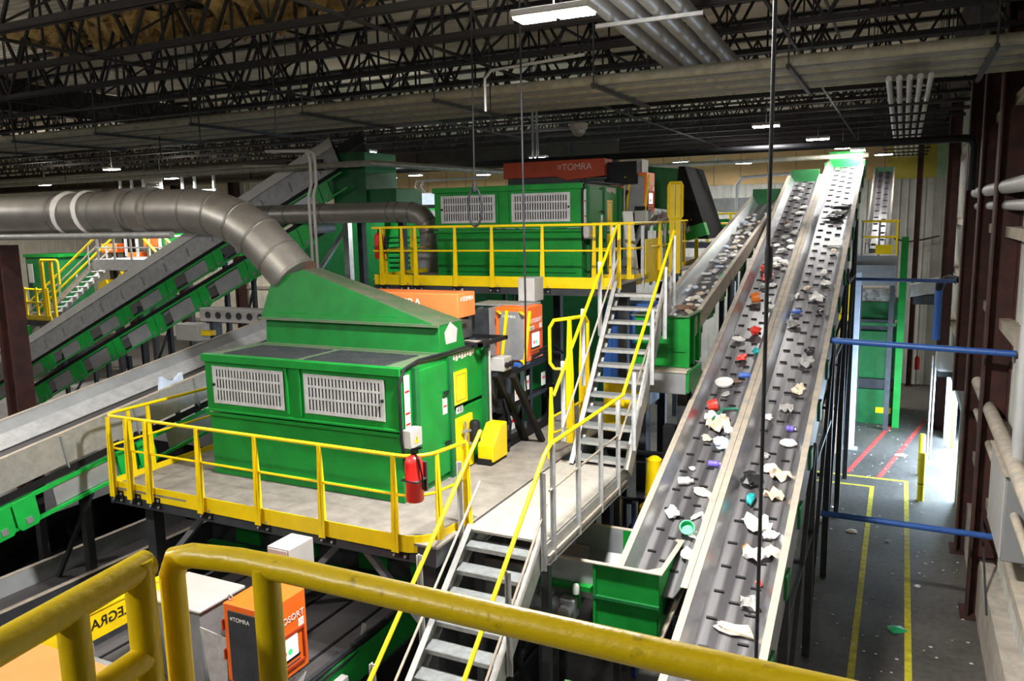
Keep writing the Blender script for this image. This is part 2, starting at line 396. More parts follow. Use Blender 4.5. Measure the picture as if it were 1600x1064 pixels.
# ================================================================ LAMPS
def lamp(x, y, z, lab, L=.62, watts=LAMP_W, light=True, up=1.0):
    t = thing('highbay_lamp', lab, 'lamp', (x, y, z), 'high-bay lamps under the roof')
    MB('white_grey').box(x-L/2, x+L/2, y-.16, y+.16, z+.03, z+.10).build('housing', t, bevel=.015)
    for s in (-1, 1): MB('lamp_glow').box(x+s*L/4-L*.22, x+s*L/4+L*.22, y-.13, y+.13, z+.008, z+.03).build('diffuser', t)
    MB('joist_paint').tube([(x, y, z+.1), (x, y, 12.0)], .007, 6).build('hanger', t)
    if light:
        l = area_light('lamp_light', (x, y, z-.01), L, .3, watts); l.parent = t; l.location = (0, 0, -.01)
        u = area_light('lamp_uplight', (x, y, z), L, .3, watts*UPLIGHT*up, rot=(math.pi, 0, 0)); u.parent = t; u.location = (0, 0, .12)
LP = [(-3.29, 7.82, 'large glaring white lamp hanging at the top centre of the hall'),
 (-3.03, 20.1, 'thin white lamp to the right of centre, behind the hanging black rod'),
 (-2.28, 24.6, 'round-looking bright lamp over the tall right conveyor'),
 (-1.69, 25.6, 'left one of the two lamps right above the green conveyor head'),
 (-1.31, 26.4, 'right one of the two lamps right above the green conveyor head'),
 (-11.4, 25.6, 'white lamp hanging over the orange bar of the far sorter'),
 (-14.6, 20.05, 'white lamp hanging in the middle above the small green tower'),
 (-25.8, 20.0, 'bright white lamp above the left end of the big round duct'),
 (-20.8, 26.2, 'small lamp beside the raised end of the steep panelled conveyor'),
 (-29.1, 25.5, 'small lamp above the hanging pale sign at the left'),
 (-37.2, 25.1, 'leftmost small lamp, far back over the yellow stairs'),
 (-20.3, 31.6, 'small lamp in front of the tan wall, left of the grey drop pipes'),
 (-22.4, 32.6, 'tiny lamp in front of the tan wall, leftmost over the far green machines'),
 (-17.8, 33.6, 'tiny lamp just left of the far orange sorter bar'),
 (-8.0, 31.8, 'left one of three small lamps on the tan wall right of the green bin'),
 (-6.7, 32.1, 'middle one of three small lamps on the tan wall right of the green bin'),
 (-6.0, 34.2, 'right one of three small lamps on the tan wall right of the green bin'),
 (-.75, 33.0, 'small lamp low behind the green conveyor head at the right')]
for i, (x, y, lab) in enumerate(LP):
    lamp(x, y, {3: 9.29, 4: 9.25}.get(i, 9.5), lab, .42 if i in (3, 4) else .85 if i == 0 else .62, LAMP_W*{0: 2.7, 1: .22, 2: .08, 3: .22, 4: .16, 5: .7, 6: 1.0, 7: 1.5, 9: 2.0, 10: 2.4, 17: .1}.get(i, .5), up=.9 if i == 0 else .2)
# unseen lamps added above, behind and left of the camera for their light
for x, y in ((-9.5, 1.0), (-4.0, -3.5), (-15.0, 4.0), (-23.0, 8.0)):
    lamp(x, y, 9.8, 'unseen high-bay lamp added outside the view for its light', .62, LAMP_W*{-9.5: 1.25, -4.0: .55, -15.0: .8, -23.0: .9}[x], up=1.8)

# ================================================================ SORTER HOUSINGS
def housing(lab, dx, dy, dz, x0, hooded, num, grp=None):
    """green separation housing; base corner right-front at (-5.89, 8.58, 3.7) before the offset"""
    X0, X1, Y0, Y1, Z0, Z1 = x0+dx, -5.89+dx, 8.58+dy, 11.06+dy, 3.7+dz, 5.56+dz
    t = thing('separator_housing', lab, 'sorting machine', ((X0+X1)/2, (Y0+Y1)/2, Z0))
    zs = Z0+.96                                                         # the folded seam between lower hopper and upper hood
    b = MB('green'); b.box(X0, X1, Y0, Y1, Z0, zs); b.box(X0-.02, X1+.0, Y0-.02, Y1, zs+.06, Z1-.04)
    b.build('body', t, bevel=.008)
    MB('green').box(X0-.04, X1+.03, Y0-.05, Y0-.02, zs-.03, zs+.02).box(X0-.05, X1+.03, Y0-.07, Y0-.02, zs+.05, zs+.075).box(X0+.12, X1-.12, Y0-.04, Y0, Z0+.12, Z0+.15).build('seam_flange', t)
    MB('green').box(X0-.05, X1+.04, Y0-.06, Y0-.02, Z1-.10, Z1+.0).box(X0-.05, X1+.04, Y0-.06, Y0+.05, Z1-.01, Z1+.012).build('roof_lip', t, bevel=.006)
    xm = X0+(X1-X0)*.487
    for q in (xm-.12, xm+.12): MB('green').box(q-.018, q+.018, Y0-.05, Y0-.02, zs+.12, Z1-.1).build('stiffener', t)
    # two slotted vent grilles
    for ga, gb, kx in ((X0+.15, xm-.17, 0), (xm+.2, X1-.22, 1)):
        za, zb = Z0+1.13, Z0+1.70; y = Y0-.035
        bk = MB('black_soft').box(ga+.01, gb-.01, Y0-.028, Y0-.02, za+.01, zb-.01)
        gr = MB('galv_matte'); n = 21; w = (gb-ga)
        for zz0, zz1 in ((za, za+.05), (zb-.05, zb), (za+(zb-za)*.36, za+(zb-za)*.36+.03), (za+(zb-za)*.66, za+(zb-za)*.66+.03)): gr.box(ga+.003, gb-.003, y-.008, y, zz0, zz1)
        pit = (w-.12)/n
        for i in range(n+1): gr.box(ga+.06+i*pit-pit*.28, ga+.06+i*pit+pit*.28, y-.007, y-.001, za+.01, zb-.01)
        gr.box(ga, ga+.05, y-.0095, y-.0015, za-.002, zb+.002).box(gb-.05, gb, y-.0095, y-.0015, za-.002, zb+.002)
        go = gr.build('vent_grille', t, flat=True); bk.build('grille_backing', go)
        kq = ga+.03 if kx == 0 else gb-.03
        MB('black').lathe([(.022, 0), (.022, .03), (.012, .035)], (kq, y-.005, (za+zb)/2), 10, (0, -1, 0)).build('latch', go)
    # roof plates
    MB('green_dusty').box(X0-.02, X1, Y0-.02, Y1, Z1-.04, Z1).build('roof_sheet', t)
    for a, c in ((X0+.25, xm-.05), (xm+.1, X1-.3)):
        g = MB('steel_dark'); yy0, yy1 = Y0+.12, Y0+.95
        for i in range(30):
            xx = a+(c-a)*i/29; g.box(xx-.007, xx+.007, yy0, yy1, Z1, Z1+.012)
        for i in range(9):
            q = yy0+(yy1-yy0)*i/8; g.box(a, c, q-.007, q+.007, Z1+.001, Z1+.010)
        g.build('roof_mesh', t, flat=True)
    MB('dusty_steel').box(X0+.1, X1-.05, Y0+1.9, Y1, Z1, Z1+.01).build('roof_back_plate', t)
    for q in (1.75, 1.95): MB('green_dark').box(X1-1.3, X1-.6, Y0+q, Y0+q+.05, Z1+.01, Z1+.05).build('roof_rail', t)
    # right side: posts, two-leaf door, labels, yellow hatches
    for q in (0.28, 1.20, 2.28): MB('green_dark').box(X1, X1+.07, Y0+q, Y0+q+.10, Z0, Z1-.04).build('side_post', t)
    MB('green').box(X1, X1+.035, Y0+.40, Y0+1.19, Z0+.1, Z1-.1).build('side_door', t, bevel=.01)
    d = t.children[-1] if len(t.children) else t
    for z in (Z0+.55, Z0+1.3): MB('black').box(X1+.035, X1+.075, Y0+1.06, Y0+1.16, z, z+.035).box(X1+.06, X1+.09, Y0+1.0, Y0+1.1, z+.01, z+.03).build('door_handle', t)
    MB('white_paint').box(X1+.035, X1+.04, Y0+1.02, Y0+1.14, Z0+1.0, Z0+1.24).use('red').box(X1+.04, X1+.042, Y0+1.03, Y0+1.13, Z0+1.1, Z0+1.13).build('door_label', t)
    g = MB('white_paint').box(X1+.02, X1+.025, Y0+.07, Y0+.2, Z0+1.02, Z0+1.75)
    g.use('red'); [g.box(X1+.025, X1+.027, Y0+.08, Y0+.19, Z0+1.06+.15*i, Z0+1.09+.15*i) for i in (0, 1, 3)]
    g.build('warning_strip', t)
    jb = MB('white_grey').box(X1+.02, X1+.16, Y0-.02, Y0+.26, Z0+.78, Z0+1.03).build('junction_box', t, bevel=.008)
    g = MB('yellow').prism([(X1+.161, Y0+.06, Z0+.84), (X1+.161, Y0+.17, Z0+.84), (X1+.161, Y0+.115, Z0+.95)], (.003, 0, 0))
    g.use('text_black').box(X1+.164, X1+.166, Y0+.108, Y0+.122, Z0+.87, Z0+.92); g.build('warning_triangle', jb)
    hy = MB('yellow').box(X1, X1+.04, Y0+1.36, Y0+1.76, Z0+1.05, Z0+1.55)
    h1 = hy.build('yellow_hatch', t, bevel=.01)
    g = MB('black'); a, c, p, q = Y0+1.41, Y0+1.71, Z0+1.1, Z0+1.5
    for bx in ((a, c, p, p+.008), (a, c, q-.008, q), (a, a+.008, p, q), (c-.008, c, p, q)): g.box(X1+.04, X1+.042, *bx)
    g.build('hatch_seam', h1)
    h2 = MB('yellow').box(X1, X1+.05, Y0+1.36, Y0+1.88, Z0+.02, Z0+.84).build('yellow_valve_panel', t, bevel=.01)
    g = MB('steel_bright').tube([(X1+.1, Y0+1.55, Z0+.25), (X1+.1, Y0+1.55, Z0+.78)], .02, 8).tube([(X1+.06, Y0+1.5, Z0+.62), (X1+.16, Y0+1.7, Z0+.62)], .025, 8).tube([(X1+.06, Y0+1.5, Z0+.42), (X1+.16, Y0+1.7, Z0+.42)], .025, 8)
    g.build('air_valve', h2)
    MB('black').lathe([(.05, 0), (.085, .02), (.085, .3), (.06, .34)], (X1+.17, Y0+1.72, Z0+.42), 14).build('air_filter', h2)
    MB('white_paint').box(X1, X1+.006, Y0+1.46, Y0+1.66, Z0+.9, Z0+1.0).build('number_plate', t)
    text(num, .11, (X1+.009, Y0+1.56, Z0+.95), (0, 1, 0), (0, 0, 1), 'text_black', t)
    # cable run along the roof edge and down the front corner
    MB('black').tube([(X1+.06, Y0+2.4, Z1+.03), (X1+.05, Y0+1.2, Z1+.03), (X1+.02, Y0+.45, Z1+.04), (X1+.02, Y0+.1, Z1-.02), (X1+.03, Y0-.05, Z1-.2), (X1+.03, Y0-.05, Z0+.9), (X1+.04, Y0+.02, Z0+.5)], .022, 8).build('cable_run', t)
    MB('white_grey').tube([(X1+.1, Y1-.1, Z1), (X1+.1, Y1-.1, Z0+.4)], .02, 8).build('side_conduit', t)
    g = MB('text_pale')
    for i in range(9): g.box(X1+.001, X1+.004, Y0+1.32+i*.085, Y0+1.38+i*.085, Z1-.12-.05*rnd.random(), Z1-.05)
    g.build('dust_streaks', t)
    if hooded:
        # pyramid hood that gathers into the round duct
        zf = Z1+.42; ya, yb = Y0+1.05, Y0+1.85
        xa, xb = X0+.12, X1-.03
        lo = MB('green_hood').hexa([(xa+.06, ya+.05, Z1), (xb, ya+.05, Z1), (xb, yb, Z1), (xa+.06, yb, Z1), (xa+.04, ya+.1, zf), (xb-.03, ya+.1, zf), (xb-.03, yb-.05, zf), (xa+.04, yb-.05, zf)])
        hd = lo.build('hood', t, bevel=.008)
        cx, cz = -9.0+dx, 6.62+dz
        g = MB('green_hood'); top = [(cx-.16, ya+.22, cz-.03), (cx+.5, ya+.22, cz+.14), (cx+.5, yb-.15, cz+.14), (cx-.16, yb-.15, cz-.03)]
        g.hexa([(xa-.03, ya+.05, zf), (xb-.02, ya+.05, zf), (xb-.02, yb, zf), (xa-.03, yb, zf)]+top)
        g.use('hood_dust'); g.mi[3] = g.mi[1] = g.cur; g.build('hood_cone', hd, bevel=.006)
        MB('green_dusty').box(xa-.06, xb, ya+.02, ya+.06, zf-.02, zf+.02).box(xa+.02, xb+.02, ya, ya+.06, Z1, Z1+.03).build('hood_flange', hd)
        for i in range(3):
            q = xa+.3+i*.85; MB('green').bar((q, ya+.085, zf+.10), (q+.62, ya+.085, zf+.10), .03, .02).build('hood_rib', hd)
        MB('white_grey').prism([(xb-.015, ya+.25, zf-.3), (xb-.015, ya+.55, zf-.3), (xb-.02, ya+.6, zf-.1), (xb-.02, ya+.4, zf+.02), (xb-.015, ya+.22, zf-.12)], (.006, 0, 0)).build('access_plate', hd)
    return t
near_house = housing('large green sorter housing with a hood on top, on the nearer yellow-railed platform', 0, 0, 0, -9.38, True, '430')
far_house = housing('large green sorter housing without a hood, on the farther yellow-railed platform', .23, 6.15, 2.58, -9.21, False, '431')

# ---------------------------------------------------------------- round ducts
def duct(lab, pts, r, seams, wraps=()):
    t = thing('exhaust_duct', lab, 'duct', pts[-1])
    MB('duct').tube(pts, r, 28).build('pipe', t)
    for p, a in seams:
        a = V(a).normalized(); p = V(p)
        MB('duct_dark').lathe([(r*1.0, -.03), (r*1.025, -.02), (r*1.025, .02), (r*1.0, .03)], p, 28, a).build('seam_ring', t)
    for p, a, w in wraps:
        MB('plastic_white').tube([V(p)-V(a)*w, V(p)-V(a)*w*.3+V((0,0,.012)), V(p)+V(a)*w*.4, V(p)+V(a)*w], [r*1.015, r*1.06, r*1.03, r*1.01], 28, caps=False).build('plastic_wrap', t)
    return t
DX = V((0, 10.15, 0))
P0 = [(-8.93, 10.15, 6.62), (-9.25, 10.15, 6.92), (-9.62, 10.15, 7.26), (-10.05, 10.15, 7.50), (-10.55, 10.15, 7.67), (-11.1, 10.15, 7.73), (-12.6, 10.15, 7.75), (-26, 10.15, 7.75)]
sm = []
for i in range(1, 6):
    a, b = V(P0[i-1]), V(P0[i+1]); sm.append((P0[i], b-a))
sm.append((P0[0], V(P0[1])-V(P0[0])))
for x in (-11.9, -12.5, -13.4, -14.6, -17, -20): sm.append(((x, 10.15, 7.75), (1, 0, 0)))
t = duct('thick grey round duct from the near green hood to the left edge', P0, .385, sm, [((-13.75, 10.15, 7.75), (1, 0, .12), .06), ((-14.35, 10.15, 7.75), (1, 0, -.1), .07)])
MB('galv').tube([(-26, 9.9, 7.33), (-11.4, 9.9, 7.33)], .06, 12).build('drain_pipe', t)
for x in (-12.2, -12.75):
    MB('duct').tube([(x-.14, 10.15, 7.75), (x+.14, 10.15, 7.75)], .43, 28).build('coupling', t)
Q0 = [(-10.25, 16.5, 6.7), (-10.25, 16.5, 7.2), (-10.32, 16.5, 7.42), (-10.48, 16.5, 7.6), (-10.72, 16.5, 7.68), (-11.1, 16.5, 7.70), (-26, 16.5, 7.74)]
sm = [(Q0[i], V(Q0[i+1])-V(Q0[i-1])) for i in (1, 2, 3, 4, 5)]+[((x, 16.5, 7.71), (1, 0, 0)) for x in (-11.35, -13.4, -13.55, -14.6, -15.1, -17)]
duct('farther grey round duct ending in an elbow beside the far green housing', Q0, .25, sm)
MB('steel_plain').lathe([(.25, 0), (.25, .1), (.45, .5), (.45, .9)], (-10.25, 16.5, 5.8), 20).build('dust_collector_cone', label='grey cone-shaped collector below the elbow of the farther duct', cat='dust collector')

# ================================================================ ACCESS PLATFORMS
def post(g, x, y, z0, z1, along, w0=.10, w1=.045):
    """flat yellow plate post, wider below, thin seen along the rail"""
    a = V(along); n = V((-a.y, a.x, 0)); p = V((x, y, 0))
    for t in (.012,):
        c0 = [(p+n*s*w0/2, z0) for s in (-1, 1)]; mid = z0+(z1-z0)*.55
        pts = [p-n*w0/2+V((0,0,z0)), p+n*w0/2+V((0,0,z0)), p+n*w0/2+V((0,0,mid)), p+n*w1/2+V((0,0,z1)), p-n*w1/2+V((0,0,z1)), p-n*w0/2+V((0,0,mid))]
        g.prism([q-a*t/2 for q in pts], a*t)
    # return flange of the angle section
    g.prism([p-n*w0/2-a*.052+V((0,0,z0)), p-n*w0/2+a*.052+V((0,0,z0)), p-n*w1/2+a*.026+V((0,0,z1)), p-n*w1/2-a*.026+V((0,0,z1))], n*.008)
def guardrail(lab, path, posts, z, toe=True, h=1.07, m='yellow', toe_path=None, toe_h=.17, rail_r=.024, mid=.55):
    """path: list of (x,y) plan points with corners already rounded; posts: (x,y,along)"""
    t = thing('guardrail', lab, 'guardrail', (path[0][0], path[0][1], z))
    MB(m).tube([(x, y, z+h) for x, y in path], rail_r, 10).build('top_rail', t)
    MB(m).tube([(x, y, z+h*mid) for x, y in path], rail_r*.75, 8).build('mid_rail', t)
    for x, y, a in posts:
        g = MB(m); post(g, x, y, z-.12, z+h, a); g.build('post', t, flat=True)
    if toe:
        g = MB(m); tp = toe_path or path
        for (a, b), (c, d) in zip(tp[:-1], tp[1:]): g.bar((a, b, z+toe_h/2-.1), (c, d, z+toe_h/2-.1), .012, toe_h+.04)
        g.build('toe_board', t)
    return t
def platform(lab, x0, x1, y0, y1, z, cut=None):
    t = thing('access_platform', lab, 'platform', ((x0+x1)/2, (y0+y1)/2, z-.3))
    MB('deck').box(x0, x1, y0, y1, z-.03, z).build('deck_plate', t, flat=True)
    g = MB('steel_dark')
    for a, b in (((x0+.04, y0+.05), (x1-.04, y0+.05)), ((x0+.04, y1-.05), (x1-.04, y1-.05)), ((x0+.05, y0), (x0+.05, y1)), ((x1-.05, y0), (x1-.05, y1))):
        g.bar((*a, z-.15), (*b, z-.15), .06, .22)
    g.build('edge_beam', t)
    g = MB('steel_dark')
    for i in range(1, 6): g.bar((x0+(x1-x0)*i/6, y0+.05, z-.14), (x0+(x1-x0)*i/6, y1-.05, z-.14), .08, .18)
    g.build('joist_beams', t)
    return t
NZ, FZ = 3.7, 6.28
np_ = platform('grey-decked platform carrying the near green housing with the hood', -10.4, -4.72, 7.5, 8.5, NZ)
MB('deck').box(-10.4, -9.4, 8.5, 11.4, NZ-.03, NZ).box(-5.89, -4.72, 8.5, 15.2, NZ-.03, NZ).box(-9.4, -5.89, 8.5, 11.4, NZ-.03, NZ-.002).build('side_deck', np_, flat=True)
MB('steel_dark').box(-10.4, -10.32, 8.5, 11.4, NZ-.26, NZ-.04).build('side_beam', np_); MB('steel_dark').box(-4.80, -4.72, 8.5, 15.2, NZ-.26, NZ-.04).build('side_beam', np_)
def clips(parent, xs, y, z):
    for x in xs:
        g = MB('black').box(x-.11, x+.13, y-.015, y, z-.22, z-.05)
        g.use('galv')
        for dx in (-.07, .09):
            for dz in (-.19, -.09): g.lathe([(.018, 0), (.018, .02)], (x+dx, y-.015, z+dz), 6, (0, -1, 0))
        g.build('bolted_clip', parent)
nposts = (-10.23, -9.86, -9.46, -8.46, -7.42, -6.36, -5.26)
clips(np_, nposts, 7.52, NZ)
for x, y in ((-10.1, 8.0), (-7.6, 8.0), (-5.1, 8.0), (-10.1, 11), (-5.1, 11), (-5.1, 14.6)):
    MB('steel_dark').box(x-.09, x+.09, y-.09, y+.09, 0, NZ-.26).build('leg', np_)
for x, s in ((-10.1, 1), (-7.6, 1), (-5.1, -1)):
    MB('steel_grey').bar((x, 8.0, 2.2), (x+s*1.2, 8.0, NZ-.3), .08).build('knee_brace', np_)
corner = arc((-10.2, 7.72, 0), .2, math.pi, 1.5*math.pi, 5, (1,0,0), (0,1,0)); c2 = arc((-5.2, 7.85, 0), .38, -math.pi/2, -.25, 6, (1,0,0), (0,1,0))
path = [(-10.4, 11.3)]+[(p.x, p.y) for p in corner]+[(p.x, p.y) for p in c2]+[(-4.74, 8.28)]
AX, AY = (1,0,0), (0,1,0)
guardrail('yellow guardrail around the near platform with red extinguisher at its right corner', path, [(x, 7.47, AX) for x in nposts]+[(-4.84, 7.75, (.5,.86,0)), (-4.72, 8.25, AY)]+[(-10.43, y, AY) for y in (7.95, 8.3, 9.6, 11.2)], NZ)
fp = platform('dark-edged platform carrying the far green housing', -10.1, -4.55, 13.9, 14.8, FZ)
MB('deck').box(-10.1, -9.0, 14.8, 17.6, FZ-.03, FZ).box(-5.66, -4.55, 14.8, 17.6, FZ-.03, FZ).box(-9.0, -5.66, 14.8, 17.6, FZ-.03, FZ-.002).build('side_deck', fp, flat=True)
fposts = (-9.82, -9.3, -8.97, -8.03, -7.2, -6.12, -4.95)
clips(fp, fposts, 13.92, FZ)
for x, y in ((-9.8, 14.6), (-4.75, 14.6), (-9.8, 17.4), (-4.75, 17.4), (-7.3, 17.4)):
    MB('steel_dark').box(x-.09, x+.09, y-.09, y+.09, 0, FZ-.26).build('leg', fp)
path = [(-10.1, 17.5), (-10.1, 14.0), (-10.05, 13.9), (-4.62, 13.9)]
guardrail('yellow guardrail along the front of the far platform, extinguisher at its left end', path, [(x, 13.87, AX) for x in fposts]+[(-4.6, 13.87, AX), (-10.13, 14.4, AY), (-10.13, 15.5, AY), (-10.13, 17.4, AY)], FZ)
def extinguisher(x, y, z, lab):
    t = thing('fire_extinguisher', lab, 'fire extinguisher', (x, y, z))
    b = MB('red').lathe([(.095, 0), (.105, .015), (.105, .25), (.108, .255), (.105, .26), (.105, .46), (.08, .52), (.035, .55)], (x, y, z), 20).build('cylinder', t)
    MB('black').box(x-.02, x+.02, y-.02, y+.02, z+.55, z+.60).bar((x-.02, y, z+.61), (x+.12, y, z+.65), .025).build('valve_handle', t)
    MB('black').tube([(x+.03, y, z+.57), (x+.10, y-.05, z+.52), (x+.125, y-.03, z+.35), (x+.12, y, z+.15)], .012, 8).build('hose', t)
    MB('steel_dark').box(x-.11, x+.11, y+.09, y+.12, z+.1, z+.45).box(x-.112, x+.112, y-.112, y+.1, z+.253, z+.268).build('bracket', t)
extinguisher(-4.93, 7.40, 4.28, 'big red extinguisher hung on the right corner of the near guardrail')
extinguisher(-9.98, 14.02, 6.70, 'small red extinguisher at the left end of the far guardrail')

# ================================================================ STAIRS
def stair(lab, x0, x1, ya, za, yb, zb, n):
    """open steel stair climbing from (ya,za) to (yb,zb) between x0 and x1"""
    t = thing('staircase', lab, 'stairs', ((x0+x1)/2, ya, za)); a = V((0, yb-ya, zb-za)).normalized(); nn = V((0, -a.z, a.y))
    for x, s in ((x0, 1), (x1, -1)):
        g = MB('galv'); p, q = V((x, ya, za))-a*.05, V((x, yb, zb))+a*.03
        g.bar(p, q, .012, .24).bar(p+V((s*.035, 0, 0))+nn*.115, q+V((s*.035, 0, 0))+nn*.115, .07, .01).bar(p+V((s*.035, 0, 0))-nn*.115, q+V((s*.035, 0, 0))-nn*.115, .07, .01)
        g.build('stringer', t)
    for i in range(n):
        f = (i+.5)/n; y, z = ya+(yb-ya)*f, za+(zb-za)*f
        g = MB('tread').box(x0+.01, x1-.01, y-.10, y+.13, z-.012, z); g.use('galv').box(x0+.01, x1-.01, y-.105, y-.095, z-.05, z).box(x0+.01, x1-.01, y+.125, y+.133, z-.05, z)
        g.build('tread', t, flat=True)
    return t
up_stair = stair('steep grey stair from the landing up to the far platform', -4.46, -3.52, 11.12, 3.7, 13.2, 6.28, 12)
lo_stair = stair('lower grey stair climbing to the landing, behind the thick yellow rail', -4.66, -3.64, 5.0, .95, 8.2, 3.66, 13)
def rail(t, pts, r=.026, m='yellow', name='handrail'): MB(m).tube(pts, r, 10).build(name, t)
def stile(t, x, y, z0, z1, m='galv_matte'):
    MB(m).box(x-.03, x+.03, y-.006, y+.006, z0, z1).box(x-.03, x-.022, y-.03, y+.03, z0, z1).build('rail_post', t)
# upper flight handrails
rail(up_stair, [(-4.46, 10.42, 4.92), (-4.44, 13.25, 7.32)]); rail(up_stair, [(-4.46, 10.75, 4.35), (-4.44, 13.3, 6.75)], .016, 'dusty_steel', 'mid_rail')
for y, z in ((10.9, 5.35), (11.75, 6.05), (12.55, 6.75), (13.25, 7.3)): stile(up_stair, -4.50, y, z-1.25, z)
rail(up_stair, [(-3.52, 10.77, 4.93), (-3.5, 13.5, 7.22)]); rail(up_stair, [(-3.52, 10.6, 4.3), (-3.5, 13.4, 6.6)], .016, 'dusty_steel', 'mid_rail')
for y, z in ((11.15, 5.2), (12.1, 6.02), (12.85, 6.65), (13.4, 7.15)): stile(up_stair, -3.47, y, z-1.2, z)
# landing
ld = thing('stair_landing', 'pale checker-plate landing between the lower and the upper stair', 'landing', (-4.1, 9.6, 3.4))
MB('landing_plate').box(-4.68, -3.62, 8.15, 11.2, 3.67, 3.7).build('plate', ld, flat=True)
g = MB('galv')
for x in (-4.66, -3.62): g.box(x-.02, x+.02, 8.15, 11.2, 3.42, 3.67).box(x-.05, x+.05, 8.15, 11.2, 3.41, 3.43)
g.build('edge_channel', ld)
MB('dusty_steel').bar((-3.58, 8.15, 3.52), (-3.58, 11.15, 3.52), .03, .03).build('side_strip', ld)
for x, y in ((-4.6, 8.3), (-3.68, 8.3), (-3.68, 11.0), (-4.6, 11.0)): MB('steel_dark').box(x-.05, x+.05, y-.05, y+.05, 0, 3.42).build('leg', ld)
rail(ld, [(-3.52, 10.77, 4.93), (-3.6, 8.3, 4.86), (-3.62, 8.15, 4.75)])
rail(ld, [(-3.6, 10.75, 4.32), (-3.6, 8.25, 4.3)], .016, 'dusty_steel', 'mid_rail')
for y in (8.32, 9.15, 10.0, 10.75): stile(ld, -3.58, y, 3.42, 4.86)
rail(lo_stair, [(-3.62, 8.15, 4.75), (-3.62, 5.2, 2.25)]); rail(lo_stair, [(-3.62, 8.2, 4.15), (-3.62, 5.2, 1.62)], .016, 'dusty_steel', 'mid_rail')
rail(lo_stair, [(-4.67, 8.55, 4.85), (-4.67, 5.2, 2.18)]); rail(lo_stair, [(-4.67, 8.5, 4.2), (-4.67, 5.2, 1.58)], .016, 'dusty_steel', 'mid_rail')
for x in (-3.59, -4.70):
    for y in (8.05, 7.1, 6.15): z = .95+(y-5)*.847; stile(lo_stair, x, y, z-.15, z+1.05)

